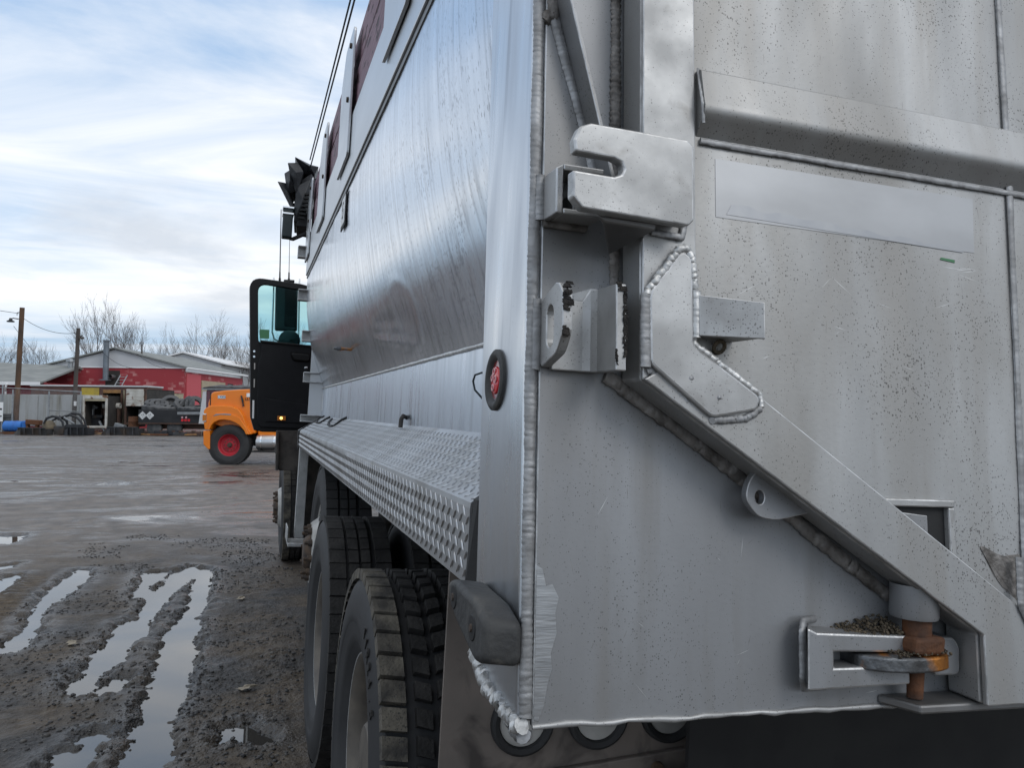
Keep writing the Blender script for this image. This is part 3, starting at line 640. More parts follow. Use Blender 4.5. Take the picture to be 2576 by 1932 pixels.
scab(.0035, .0175, 1.618, 1.651, 13, .0785); scab(.0035, .013, 1.586, 1.600, 5, .0785); scab(.0785, .0842, 1.568, 1.652, 30, .0785); scab(.0695, .084, 1.646, 1.6565, 4, .0785); scab(.0695, .0725, 1.560, 1.578, 6, .0785)
cru.build('tar_crust', 'crust', hk, jitter=.0005, kind='stuff')
weld('weld_bead', [RP(-.001, 1.552, .003), RP(-.001, 1.64, .003)], .0058, hk, 'weld')
# tarp hook: plate that stands off the gate
ab = MB(); ab.loft([RP(.178, 1.602, .078), RP(.246, 1.601, .112), RP(.246, 1.645, .112), RP(.178, 1.652, .078)], [RP(.180, 1.602, .074), RP(.248, 1.601, .108), RP(.248, 1.645, .108), RP(.180, 1.652, .074)])
ab.add([RP(.180, 1.603, .077), RP(.246, 1.602, .110), RP(.235, 1.600, .060), RP(.180, 1.602, .060), RP(.180, 1.607, .077), RP(.246, 1.606, .110), RP(.235, 1.604, .060), RP(.180, 1.606, .060)], [(0, 1, 2, 3), (4, 5, 6, 7), (0, 1, 5, 4), (1, 2, 6, 5), (2, 3, 7, 6), (3, 0, 4, 7)])
ab = ab.build('tarp_hook_plate', 'alu_bracket', T, bevel=.0012)
weld('weld_bead', [RP(.177, 1.658, TGO+.012), RP(.177, 1.60, TGO+.012)], .0052, ab, 'weld_bright', ripple=.007)
MB().tube([RP(.212+.007*math.cos(a), 1.592+.007*math.sin(a), .066+.004*math.sin(a)) for a in [i*.45 for i in range(15)]], .0026, 8).build('wire_eye', 'dirt', ab, smooth=60)
# lug with a hole under the slanted edge
eo = round_poly([(.292, 1.452), (.270, 1.432), (.264, 1.408), (.282, 1.386), (.310, 1.383), (.372, 1.396)], [0, .012, .012, .012, .01, .004], 5)
hc = (.285, 1.411); oo = resample_about(eo, hc, 32); hh_ = [(hc[0]+.0065*math.cos(2*math.pi*i/32), hc[1]+.0085*math.sin(2*math.pi*i/32)) for i in range(32)]
ear = MB().ringplate([RP(x, z_, .036) for x, z_ in oo], [RP(x, z_, .036) for x, z_ in hh_], [RP(x, z_, .024) for x, z_ in oo], [RP(x, z_, .024) for x, z_ in hh_]).build('lifting_lug', 'alu_apron', T, bevel=.0012)
# pocket behind the brace
pk = MB(); rprism(pk, [(.44, 1.407), (.556, 1.407), (.557, 1.417), (.44, 1.417)], TGO-.006, TGO+.005); rprism(pk, [(.546, 1.345), (.557, 1.338), (.556, 1.407), (.546, 1.407)], TGO-.006, TGO+.005)
pk = pk.build('pocket_frame', 'alu_bracket', tg, bevel=.002)
rprism(MB(), [(.455, 1.395), (.546, 1.335), (.546, 1.407), (.455, 1.407)], TGO-.0045, TGO-.0035).build('pocket_shade', 'black_frame', tg)  # black sheet on the gate face paints the pocket's unlit inside
rprism(MB(), [(.47, 1.385), (.515, 1.358), (.515, 1.396), (.47, 1.400)], TGO-.0035, TGO+.001).build('pocket_lug', 'alu_apron', tg, bevel=.001)
rprism(MB(), round_poly([(.60, 1.36), (.64, 1.345), (.70, 1.35), (.72, 1.28), (.685, 1.262), (.665, 1.285), (.63, 1.31)], .01, 3), TGO-.0042, TGO-.0034).build('grime_patch', 'weld_dirty', tg, jitter=.0008)
weld('weld_bead', [RP(.655, 1.345, TGO+.008), RP(.652, 1.285, TGO+.010), RP(.675, 1.24, TGO+.010), RP(.72, 1.21, TGO+.010)], .006, tg, 'weld', ripple=.009)

# --- lower latch: forked block, rusty pin, jaw
LB = MB(); c_ = [(.350, 1.253), (.348, 1.178), (.364, 1.178), (.503, 1.180), (.503, 1.203), (.388, 1.204), (.388, 1.223), (.503, 1.219), (.505, 1.236), (.499, 1.240), (.364, 1.247)]
LB.loft([RP(x, z_, .036) for x, z_ in c_], [RP(max(x, .376), z_, .0) for x, z_ in c_]); LB = LB.build('latch_fork', 'alu_apron', T, bevel=.0028)
weld('weld_bead', [RP(.385, 1.256, .004), RP(.360, 1.256, .014), RP(.352, 1.245, .022), RP(.351, 1.19, .022), RP(.358, 1.174, .014), RP(.40, 1.172, .004)], .0048, LB, 'weld', ripple=.006)
rprism(MB(), round_poly([(.543, 1.188), (.585, 1.188), (.587, 1.224), (.578, 1.236), (.543, 1.237)], .008, 3), .0, .034).build('fork_cheek', 'alu_apron', T, bevel=.003)
jp = round_poly([(.424, -.02), (.426, .032), (.448, .050), (.487, .061), (.530, .058), (.560, .046), (.562, .01), (.53, -.0)], .012, 4)
def hz(x, o, z_): return (x, -2.1895-o+.1*z_, z_)
MB().loft([hz(x, o, 1.2000) for x, o in jp], [hz(x, o, 1.2185) for x, o in jp]).build('latch_jaw', 'jaw_steel', T, bevel=.003, seg=3)
pin = MB().lathe([(1.160, 0), (1.160, .010), (1.196, .011), (1.198, .018), (1.268, .018), (1.268, 0)], 20, 'Z', (.519, -2.098, 0)).build('latch_pin', 'rust', T, smooth=40)
tb = MB(); tb.lathe([(1.262, .019), (1.262, .0295), (1.266, .0305), (1.305, .0305)], 24, 'Z', (.519, -2.092, 0)); tb.build('pin_sleeve', 'alu_apron', T, smooth=40)
MB().box((.495, -2.122, 1.219), (.545, -2.085, 1.240)).build('pin_keeper', 'rust', T, bevel=.005, jitter=.004)
shp = ((.480, .0), (.505, .050), (.80, .052), (.80, 0))
MB().loft([hz(x, o, 1.147) for x, o in shp], [hz(x, o, 1.1585) for x, o in shp]).build('lower_shelf', 'alu_dark', T, bevel=.003)
dp = MB()
for i in range(520):
    x = .385+.115*random.random()**.8; o = .002+.031*random.random()**1.3; hmax = .024*max(0, 1-abs(x-.475)/.085)*(1-o/.045); r = random.uniform(.0008, .0030)
    q = RP(x, 1.2405+random.random()*max(hmax, .002), o); dp.add([(q[0]+r*v[0], q[1]+r*v[1], q[2]+r*v[2]*.8) for v in icv], icf)
for i in range(220):
    x = .470+.085*random.random(); o = .012+.046*random.random(); r = random.uniform(.0008, .0026); q = RP(x, 1.2190+random.random()*.005, o)
    dp.add([(q[0]+r*v[0], q[1]+r*v[1], q[2]+r*v[2]*.8) for v in icv], icf)
dp.build('grit_pile', 'dirt', LB, kind='stuff')

# --- marker light on the post
ml = MB().lathe([(.003, .0415), (-.004, .0412), (-.0062, .038), (-.0062, .033), (-.003, .029), (.0005, .0265)], 40, 'X', (-.012, -1.910, 1.543)).build('marker_light', 'rubber_bumper', T, smooth=40)
MB().lathe([(-.0004, 0), (-.0004, .0262), (.001, .0268)], 32, 'X', (-.012, -1.910, 1.543)).build('lens_base', 'red_deep', ml, smooth=30)
lens = MB().lathe([(-.0045, 0), (-.0042, .012), (-.0025, .018), (-.0005, .019)], 28, 'X', (-.012, -1.908, 1.5425)).build('lens', 'red_lens', ml, smooth=40)
for (dy, dz) in ((-.002, .0115), (-.0095, .001), (.005, .003), (.0005, -.010)):
    MB().tube([(-.0168, -1.908+dy+.0042*math.cos(a), 1.5425+dz+.0042*math.sin(a)) for a in [2*math.pi*i/14 for i in range(15)]], .0009, 6).build('light_ring', 'lens_ring', ml, smooth=60)
MB().tube([(.004, -1.822, 1.556), (-.006, -1.808, 1.5575), (-.013, -1.797, 1.554), (-.0145, -1.793, 1.545), (-.012, -1.797, 1.532), (.0, -1.812, 1.516)], .0016, 8).build('lamp_wire', 'cable', T, smooth=60)

# --- rubber bumper block on the post
bo = round_poly([(-2.070, 1.262), (-2.072, 1.214), (-2.035, 1.205), (-1.94, 1.228), (-1.895, 1.246), (-1.885, 1.272), (-1.91, 1.279), (-2.02, 1.275)], .012, 4)
bi = [(y_+.004, z_+.004) for y_, z_ in bo]
bum = MB(); bum.loft([(-.058, y_, z_) for y_, z_ in bo], [(-.0125, y_*1.0-.004, z_-.004) for y_, z_ in bo]); bum = bum.build('rubber_bumper', 'rubber_bumper', T, bevel=.008, seg=4, smooth=50)
for (y_, z_) in ((-1.925, 1.258), (-2.022, 1.242)):
    MB().lathe([(-.0596, 0), (-.0594, .0145), (-.0570, .0165)], 20, 'X', (0, y_, z_)).build('hole_shade_disc', 'black_frame', bum, smooth=30)  # proud black disc, painting the shade inside a bolt hole
    MB().lathe([(-.0615, 0), (-.0615, .0045), (-.0588, .0055)], 8, 'X', (0, y_, z_)).build('bolt', 'hub_dark', bum)

# --- tread-plate fender
fp = [(.150, 1.462), (.0, 1.364), (-.001, 1.355), (0, 1.252), (.012, 1.246), (.012, 1.252), (.004, 1.256), (.004, 1.360), (.150, 1.457)]
fd = MB().loft([(x, -1.765, z_-(.010 if z_ < 1.3 else 0)) for x, z_ in fp], [(x, 2.80, z_+(.010 if z_ < 1.3 else 0)) for x, z_ in fp]).build('fender', 'alu_tread', T)
fd['label'] = 'long diamond tread plate fender over the rear wheels'
lg = MB(); PY, PZ = .041, .0262
def lug(c, u, v, n, a):
    d = u*math.cos(a)+v*math.sin(a); e = n.cross(d); l_, w_, h_ = .0112, .0028, .0019
    lg.add([c-d*l_, c+e*w_, c+d*l_, c-e*w_, c-d*l_*.62+n*h_, c+d*l_*.62+n*h_], [(0, 3, 4), (3, 5, 4), (3, 2, 5), (2, 1, 5), (1, 4, 5), (1, 0, 4)])
topv = Vector((.150, 0, .098)); tl = topv.length; topv.normalize(); topn = Vector((-.098, 0, .150)).normalized()
uy = Vector((0, 1, 0)); uz = Vector((0, 0, 1))
for i in range(int(4.54/PY)):
    for j in range(8):
        for k in (0, 1):
            y_ = -1.755+(i+.5*k)*PY
            zz0 = .012+(j+.5*k)*PZ
            if zz0 < tl-.01: lug(Vector((0, y_, 1.364))+topv*zz0+topn*.0003, uy, topv, topn, R(45 if k else -45))
            zf = 1.266+(j+.5*k)*PZ-.009*(1-(y_+1.765)/4.56)
            if zf < 1.352: lug(Vector((-.0013, y_, zf)), uy, uz, Vector((-1, 0, 0)), R(45 if k else -45))
lg.build('tread_lug', 'alu_lug', fd, smooth=20, kind='stuff')
MB().loft([(.002, -1.772, 1.37), (.10, -1.772, 1.44), (.10, -1.772, 1.22), (-.006, -1.772, 1.225)], [(.004, -1.79, 1.37), (.10, -1.79, 1.44), (.10, -1.79, 1.22), (.012, -1.79, 1.225)]).build('end_gasket', 'rubber', fd)
for hk_ in ([(.157, 1.33, 1.473), (.128, 1.36, 1.455), (.095, 1.30, 1.431), (.080, 1.33, 1.422), (.078, 1.42, 1.420), (.085, 1.60, 1.426), (.105, 1.78, 1.439), (.127, 1.86, 1.454)], [(.142, 2.15, 1.464), (.114, 2.17, 1.445), (.090, 2.14, 1.429), (.080, 2.20, 1.423), (.080, 2.34, 1.423), (.098, 2.58, 1.435), (.120, 2.66, 1.449), (.132, 2.64, 1.457)]):
    MB().tube(hk_, .0065, 8).build('wire_hook', 'black_frame', fd, smooth=80)      # bent wire hooks lying on the fender
MB().tube([(.150, -.36, 1.485), (.136, -.37, 1.490), (.128, -.385, 1.478), (.126, -.39, 1.455)], .007, 8).build('rope_stub', 'frame_dirt', fd, smooth=80)
MB().tube([(-.004, 2.62, 1.245), (-.006, 2.62, 1.362), (.02, 2.61, 1.382), (.08, 2.63, 1.420), (.149, 2.62, 1.467)], .005, 6).build('tie_strap', 'rubber', fd, smooth=60)
# step bracket below the fender's front end
sb = MB(); sb.box((.018, 2.700, .665), (.070, 2.706, 1.262)); sb.box((.012, 2.700, .665), (.018, 2.775, 1.262)); sb.box((.064, 2.706, .665), (.070, 2.73, 1.262))
sb = sb.build('step_bracket', 'alu_bracket', T, bevel=.002)
stp = MB(); stp.box((-.030, 2.62, .618), (.095, 2.86, .640)); stp.box((-.036, 2.66, .640), (-.028, 2.90, .735)); stp.build('foot_step', 'alu_bracket', sb, bevel=.003)
MB().box((.075, 2.84, .70), (.34, 2.852, 1.24)).build('mud_flap', 'frame_dirt', T)

# --- tail-light panel behind the wheels
tp = MB().box((.112, -1.20, .55), (.845, -1.19, 1.30)).build('light_panel', 'panel_tan', T)
for i, (x, z_) in enumerate(((.295, .828), (.475, .832), (.655, .836))):
    g_ = MB().lathe([(.004, .074), (-.012, .072), (-.016, .066), (-.012, .056), (-.004, .053)], 36, 'Y', (x, -1.20, z_)).build('lamp_grommet', 'rubber', tp, smooth=40)
    MB().lathe([(-.010, 0), (-.009, .03), (-.005, .052), (.0, .053)], 30, 'Y', (x, -1.20, z_)).build('lamp_lens', 'rim_white', tp, smooth=40)
ba = MB().loft([(.35, -1.22, .660), (.862, -1.22, .705), (.862, -1.22, .768), (.35, -1.22, .722)], [(.35, -1.202, .660), (.862, -1.202, .705), (.862, -1.202, .768), (.35, -1.202, .722)]).build('clamp_bar', 'panel_tan', tp, bevel=.004)
for (x, z_) in ((.42, .697), (.62, .714), (.81, .731)):
    MB().lathe([(-.028, 0), (-.028, .014), (-.02, .016)], 12, 'Y', (x, -1.20, z_)).build('bolt', 'hub_dark', tp, smooth=30)
# chassis
MB().box((.80, -1.35, .72), (.90, 7.3, 1.02)).build('frame_rail', 'black_frame', T)
MB().box((1.50, -1.35, .72), (1.60, 7.3, 1.02)).build('frame_rail', 'black_frame', T)
MB().box((.62, -1.36, .45), (1.9, -1.345, 1.28)).build('rear_cross_member', 'black_frame', T)
for y_ in (-.58, .76): MB().lathe([(.3, .075), (.9, .09), (1.2, .2), (1.5, .09), (2.1, .075)], 16, 'X', (0, y_, .52)).build('axle', 'frame_dirt', T, smooth=40)
MB().box((.62, -1.3, 1.06), (.70, 2.7, 1.28)).build('sill_rail', 'black_frame', T)
MB().box((.55, 1.6, .55), (.80, 2.7, 1.15)).build('air_tank', 'frame_dirt', T)

# --- wheels
RT = .52
tyre_prof = [(.040, .276), (.034, .288), (.022, .304), (.0165, .318), (.013, .322), (.009, .345), (.0035, .375), (.0028, .378), (.0015, .380), (0, .402), (.002, .430), (.0055, .452), (.0062, .455), (.009, .468), (.016, .488), (.024, .500), (.045, .503)]
def tyre(name, parent, c, blocks, mats, n=54, wd=.28, rt=RT, steps=72):
    k = rt/RT; half = [(x, r if r < .30 else .30+(r-.30)*(rt-.30)/(.52-.30)) for x, r in tyre_prof]
    prof = half+[(wd-x, r) for x, r in half[::-1]]
    mb = MB().lathe(prof, steps, 'X', c, 0)
    for (x0, x1, mi, tw, gap, r1) in blocks:
        for i in range(n):
            a0 = 2*math.pi*(i+gap/2+random.uniform(-.02, .02))/n; a1 = 2*math.pi*(i+1-gap/2)/n; vs = []
            for (r, g) in ((rt-.022, 0), (rt+r1-random.random()*.0015, .012)):
                for (xx, aa) in ((x0+g*.15, a0), (x1-g*.15, a0+tw), (x1-g*.15, a1+tw), (x0+g*.15, a1)):
                    am = (a0+a1)/2+(tw if xx > (x0+x1)/2 else 0); q = aa+(am-aa)*g*3
                    vs.append((c[0]+xx, c[1]+r*math.cos(q), c[2]+r*math.sin(q)))
            mb.add(vs, [(0, 1, 5, 4), (1, 2, 6, 5), (2, 3, 7, 6), (3, 0, 4, 7), (4, 5, 6, 7)], mi)
    return mb.build(name, mats, parent, smooth=32)
LUGS = [(.010, .072, 1, .014, .16, .007), (.094, .134, 2, .02, .32, .006), (.150, .188, 2, -.02, .32, .006), (.208, .270, 2, -.014, .16, .007)]
RIBS = [(.016, .082, 2, .004, .04, 0), (.092, .134, 2, .004, .08, -.001), (.142, .180, 2, -.004, .08, -.001), (.198, .264, 2, -.004, .04, 0)]
def dual_wheel(name, y_, lab, blocks, n, rim):
    w_ = MB().lathe([(.046, .272), (.040, .283), (.034, .290), (.0335, .286), (.040, .276), (.050, .264), (.075, .252), (.150, .246), (.165, .236), (.172, .20), (.165, .115), (.150, .11), (.06, .105), (.045, .09), (.045, 0)], 56, 'X', (0, y_, .52)).build('wheel', rim, T, smooth=40)
    w_['label'] = lab
    tyre('tyre', w_, (0, y_, .52), blocks, ['rubber_wall', 'tread_dusty', 'tread_dark'], n)
    tyre('tyre', w_, (.335, y_, .52), blocks, ['rubber_wall', 'tread_dark', 'tread_dark'], n)
    MB().lathe([(.0320, .2925), (.0330, .288), (.0338, .2865)], 56, 'X', (0, y_, .52)).build('rim_edge', 'alu_bracket', w_, smooth=60)
    for i in range(10):
        a = 2*math.pi*i/10+.2
        MB().lathe([(.125, 0), (.125, .016), (.166, .018)], 6, 'X', (0, y_+.143*math.cos(a), .52+.143*math.sin(a))).build('lug_nut', 'hub_dark', w_)
    return w_
rw = dual_wheel('wheel', -.58, 'rear dual wheel with blocky dusty tread', LUGS, 52, 'rim_tan')
for i, ch in enumerate('11R24.5'):       # raised sidewall lettering
    a = R(66-i*5.2); r = .432
    m_ = Matrix.Translation((.0012, -.58-r*math.cos(a), .52+r*math.sin(a))) @ Matrix.Rotation(math.pi/2-a, 4, 'X') @ Matrix.Rotation(R(-90), 4, 'Z') @ Matrix.Rotation(R(90), 4, 'X')
    if i == 0: let = MB()
    t_ = text_mb(ch, .048, m_, .0022); let.add(t_.v, t_.f)
let.build('sidewall_lettering', 'tread_dark', rw)
dual_wheel('wheel', .76, 'forward drive wheel with worn ribbed tread', RIBS, 46, 'rim_tan')
def disc_wheel(y_, z_, x0, lab, rot, blocks, par, mats):
    c = (x0, y_, z_)
    w_ = MB().lathe([(.046, .272), (.036, .283), (.030, .290), (.030, .286), (.044, .276), (.060, .262), (.064, .250), (.052, .235), (.020, .205), (-.012, .182), (-.022, .174), (-.022, .100)], 56, 'X', c).build('wheel', 'rim_white', par, smooth=40)
    w_['label'] = lab
    tyre('tyre', w_, c, blocks, mats, 50)
    MB().lathe([(-.020, .108), (-.028, .104), (-.055, .086), (-.062, .075), (-.062, 0)], 28, 'X', c).build('hub', 'hub_dark', w_, smooth=35)
    for i in range(10):
        a = 2*math.pi*i/10+rot; yy, zz1 = y_+.143*math.cos(a), z_+.143*math.sin(a)
        MB().lathe([(-.066, 0), (-.066, .010), (-.046, .011), (-.046, .019), (-.022, .022)], 8, 'X', (x0, yy, zz1)).build('lug_nut', 'hub_dark', w_)
    for i in range(5):
        a = 2*math.pi*i/5+rot+.5; yy, zz1 = y_+.216*math.cos(a), z_+.216*math.sin(a)
        o = MB(); nrm = Vector((-.72, -.69*math.cos(a)*-1, -.69*math.sin(a)*-1)).normalized(); nrm = Vector((-.75, .66*math.cos(a), .66*math.sin(a))).normalized()
        t1 = Vector((0, -math.sin(a), math.cos(a))); t2 = nrm.cross(t1); pc = Vector((x0+.027, yy, zz1))
        A = [pc+t1*.036*math.cos(b)+t2*.020*math.sin(b)+nrm*.0035 for b in [2*math.pi*j/16 for j in range(16)]]; B = [p-nrm*.02 for p in A]
        o.loft(A, B); o.build('hand_hole_shade', 'black_frame', w_)  # black disc on the wheel face paints the dark of a hand hole
    return w_
disc_wheel(2.12, .665, .095, 'raised lift axle wheel with white disc and studs', .1, RIBS, T, ['rubber_wall', 'rubber', 'rubber'])

# --- tarp, tarp motor and cables at the front of the body
def tq(x, y): return (-.245+(x-695)*.00263+(455-y)*-.00010, 3.047-(y-455)*.00273)
for (pts, y0, y1) in (([(698, 450), (719, 449), (748, 515), (741, 522)], 2.98, 3.10), ([(715, 428), (728, 421), (748, 470), (724, 482)], 2.95, 3.2), ([(722, 406), (749, 399), (762, 424), (747, 482), (734, 451)], 2.92, 3.12), ([(740, 386), (782, 396), (802, 402), (792, 424), (762, 424)], 2.96, 3.3), ([(745, 462), (782, 437), (782, 550), (742, 550)], 2.93, 3.3), ([(742, 500), (760, 440), (785, 420), (800, 450), (775, 560), (748, 560)], 2.96, 3.25)):
    o = MB(); A = [tq(*p) for p in pts]; cxm = sum(a[0] for a in A)/len(A); czm = sum(a[1] for a in A)/len(A)
    F_ = [(x, y0+random.uniform(0, .05), z_) for x, z_ in A]; B_ = [(x+.02, y1+random.uniform(-.03, .03), z_-.015) for x, z_ in A]
    cF = (cxm, y0-.03, czm); n = len(A)
    o.add(F_+B_+[cF, (cxm, y1, czm)], [(i, (i+1) % n, n+(i+1) % n, n+i) for i in range(n)]+[(2*n, i, (i+1) % n) for i in range(n)]+[(2*n+1, n+(i+1) % n, n+i) for i in range(n)])
    o.build('tarp_fold', 'tarp_black', T, bevel=.004)
for j in range(7): MB().box((-.09+.006*j, 2.90, 2.80+.028*j), (-.045+.006*j, 2.93, 2.812+.028*j)).build('tarp_strap', 'black_frame', T)
MB().lathe([(-.06, .055), (2.46, .055), (2.46, 0)], 20, 'X', (0, 3.08, 3.08)).build('tarp_roll', 'tarp_black', T, smooth=40)
mh = MB().box((-.185, 2.96, 2.675), (-.118, 3.06, 2.885)).build('tarp_motor', 'mirror_back', T, bevel=.008)
for z_ in (2.83, 2.872): MB().box((-.190, 2.952, z_), (-.113, 3.064, z_+.014)).build('chrome_band', 'chrome', mh, bevel=.003)
MB().tube([(-.13, 3.0, 2.675), (-.11, 3.0, 2.672), (-.03, 2.98, 2.715), (.03, 2.96, 2.722)], .014, 10).build('motor_arm', 'black_frame', mh, smooth=50)
for (z0, z1) in ((3.118, 3.150), (3.205, 3.235)):
    MB().tube([(-.03, -3.2, z0), (-.03, 0, z0+.012), (-.03, 2.98, z1)], .0042, 8).build('tarp_cable', 'cable', T, smooth=80)

# --- cab (sits level on its own springs)
lvl = dict()
def lv(o): o.rotation_euler = (0, -Q, 0); return o
cab = lv(MB().box((.36, 4.05, 1.15), (2.04, 5.42, 2.72)).build('cab', 'cab_maroon', T, bevel=.06, seg=4))
lv(MB().box((.42, 5.42, 1.1), (1.98, 7.4, 1.85)).build('hood', 'cab_maroon', T, bevel=.08, seg=4))
lv(MB().box((.24, 7.4, .5), (2.16, 7.6, .85)).build('front_bumper', 'chrome', T, bevel=.03))
fw = lv(MB().loft([(.02, 5.13, .93), (.42, 5.13, .93), (.42, 5.13, 1.30), (-.01, 5.13, 1.30)], [(.05, 5.17, .93), (.42, 5.17, .93), (.42, 5.17, 1.30), (.02, 5.17, 1.30)]).build('mud_guard', 'frame_dirt', T, bevel=.006))
lv(MB().box((-.008, 5.08, .935), (.020, 5.20, 1.30)).build('guard_edge', 'frame_dirt', T, bevel=.01, seg=3))
sw = disc_wheel(5.79, .52, .062, 'steer wheel with protruding studs', .0, [(.016, .082, 1, .004, .04, 0)]+RIBS[1:], T, ['rubber_wall', 'tread_dusty', 'tread_dark']); lv(sw)
# open door, seen from its inner side
YD = 5.30
dpoly = round_poly([(-.232, 1.285), (.40, 1.275), (.40, 2.655), (.20, 2.70), (-.268, 2.742)], [.09, .02, .02, .02, .12], 8)
wpoly = round_poly([(-.180, 2.125), (.36, 2.115), (.36, 2.62), (-.192, 2.685)], [.03, .02, .02, .085], 8)
wc = (.09, 2.38); od = resample_about(dpoly, wc, 96); wd_ = resample_about(wpoly, wc, 96)
door = lv(MB().ringplate([(x, YD, z_) for x, z_ in od], [(x, YD, z_) for x, z_ in wd_], [(x-.006, YD+.06, z_) for x, z_ in od], [(x, YD+.06, z_) for x, z_ in wd_]).build('open_door', 'door_edge', T, bevel=.006, smooth=40))
door['label'] = 'open black cab door seen from its inner side, with green tinted window'
trim = round_poly([(-.155, 1.325), (.37, 1.31), (.37, 2.105), (-.165, 2.135), (-.150, 2.03), (-.185, 1.90), (-.178, 1.40)], [.07, .02, .02, .03, .05, .05, .05], 6)
MB().loft([(x, YD-.022, z_) for x, z_ in trim], [(x, YD+.001, z_) for x, z_ in trim]).build('trim_panel', 'black_plastic', door, bevel=.010, seg=3)
MB().loft([(x, YD-.040, z_) for x, z_ in ((-.165, 2.145), (.37, 2.105), (.37, 2.09), (-.16, 2.125))], [(x, YD, z_) for x, z_ in ((-.165, 2.145), (.37, 2.105), (.37, 2.09), (-.16, 2.125))]).build('sill_cap', 'door_edge', door, bevel=.004)
MB().loft([(x, YD-.05, z_) for x, z_ in round_poly([(.115, 2.03), (.30, 2.02), (.29, 1.955), (.15, 1.965)], .03, 5)], [(x, YD-.01, z_) for x, z_ in round_poly([(.10, 2.05), (.31, 2.04), (.30, 1.94), (.13, 1.95)], .03, 5)]).build('arm_pull', 'door_edge', door, bevel=.008)
MB().loft([(x, YD-.034, z_) for x, z_ in ((-.11, 1.60), (.37, 1.525), (.37, 1.36), (-.10, 1.38))], [(x, YD-.015, z_) for x, z_ in ((-.11, 1.60), (.37, 1.525), (.37, 1.36), (-.10, 1.38))]).build('map_pocket', 'black_plastic', door, bevel=.006)
lpm = MB().box((.005, YD-.046, 1.392), (.082, YD-.03, 1.434)).build('courtesy_lamp', 'lamp_amber', door, bevel=.004)
MB().lathe([(-.006, 0), (-.005, .010), (0, .014)], 12, 'Y', (.040, YD-.046, 1.414)).build('lamp_bulb', 'lamp_yellow', lpm, smooth=50)
MB().box((-.222, YD-.003, 1.41), (-.205, YD-.0008, 1.58)).build('door_label', 'label_white', door)
for (z0, z1) in ((1.70, 1.78), (1.87, 1.93)): MB().box((-.214, YD-.006, z0), (-.204, YD-.0008, z1)).build('strike_plate', 'rim_white', door)
for z_ in (1.99, 2.04): MB().lathe([(-.006, 0), (-.006, .010), (0, .012)], 8, 'Y', (-.215, YD, z_)).build('bolt', 'chrome', door)
MB().box((.245, YD-.034, 1.885), (.275, YD-.018, 1.905)).build('lock_knob', 'chrome', door, bevel=.004)
MB().loft([(x, YD+.028, z_) for x, z_ in wpoly], [(x, YD+.033, z_) for x, z_ in wpoly]).build('window_glass', 'glass_tint', door)
MB().box((-.168, YD+.020, 2.165), (-.082, YD+.024, 2.250)).build('window_sticker', 'label_green', door)
# west-coast mirror seen through the glass
mr = lv(MB().box((-.028, 5.50, 2.26), (.185, 5.56, 2.735)).build('side_mirror', 'mirror_back', T, bevel=.02, seg=3))
MB().box((.062, 5.496, 2.30), (.168, 5.4995, 2.69)).build('mirror_cap', 'black_plastic', mr, bevel=.008)
MB().tube([(-.045, 5.53, 2.78), (-.05, 5.53, 2.25), (-.03, 5.53, 2.18), (.03, 5.53, 2.15)], .009, 8).build('mirror_arm', 'chrome', mr, smooth=60)
MB().tube([(.20, 5.53, 2.78), (.20, 5.53, 2.15)], .009, 8).build('mirror_arm', 'chrome', mr, smooth=60)
MB().lathe([(-.012, 0), (-.008, .08), (.0, .103), (.008, .10), (.02, .06), (.02, 0)], 28, 'Y', (.11, 5.47, 2.165)).build('spot_mirror', 'mirror_back', mr, smooth=40)
for (x, z0, z1, r) in ((.012, 2.73, 3.46, .006), (.098, 2.73, 3.20, .0035)):
    a_ = lv(MB().lathe([(z0, .012), (z0+.05, .011), (z0+.052, .008), (z0+.11, .007), (z0+.115, r), (z1, r*.6), (z1, 0)], 10, 'Z', (x, 5.55, 0)).build('whip_antenna', 'black_frame', T, smooth=40))
lv(MB().box((.05, 5.51, 2.742), (.15, 5.59, 2.765)).build('antenna_mount', 'black_frame', T, bevel=.004))
# ------------------------------------------------------------------ yard frame: u runs along the row of buildings, v away from the camera
def YW(u, v, z_=0): return Vector((right0.x*u+math.sin(TH)*v, right0.y*u+math.cos(TH)*v, z_))
def U(px, v): return (px-1288)/2130*v                  # sideways metres at distance v
def Zh(px, py, v): return 1.5+(1035+(px-1288)*.0105-py)/2130*v   # height at distance v
def yard(name, u, v, z_=0, rz=0): return empty(name, YW(u, v, z_), (0, 0, -TH+rz))
pm('galv', (.34, .36, .37), (.26, .27, .28), 5, rough=.5, metal=.7)
pm('steel_tank', (.62, .63, .64), (.5, .5, .5), 4, rough=.3, metal=.9)
pm('glass_dark', (.03, .04, .045), rough=.06, spec=.8)
pm('tarp_grey', (.05, .05, .055), (.09, .085, .08), 3, rough=.8, bump=.5, bscale=8)

# ------------------------------------------------------------------ orange truck, nose to the left
O = yard('orange_truck', -7.51, 22.5)
tag(O, 'orange conventional truck with red front wheel parked nose left across the yard', 'truck')
def op(px, py): return ((px-1288)*.010563+7.51, 1.5+(1027.5-py)*.010563)
hp = [op(*p) for p in [(518, 1062), (519, 1014), (526, 990), (532, 986), (560, 982), (600, 979), (640, 977), (640, 1090), (610, 1092)]]
hood = MB().loft([(x, .16, z_) for x, z_ in hp], [(x, 2.24, z_) for x, z_ in hp]).build('hood', 'orange_paint', O, bevel=.03, seg=3, smooth=40)
MB().box((-.585+.02, .152, 1.58), (-.56+.02, .1575, 1.93)).build('grille_edge', 'black_frame', O)
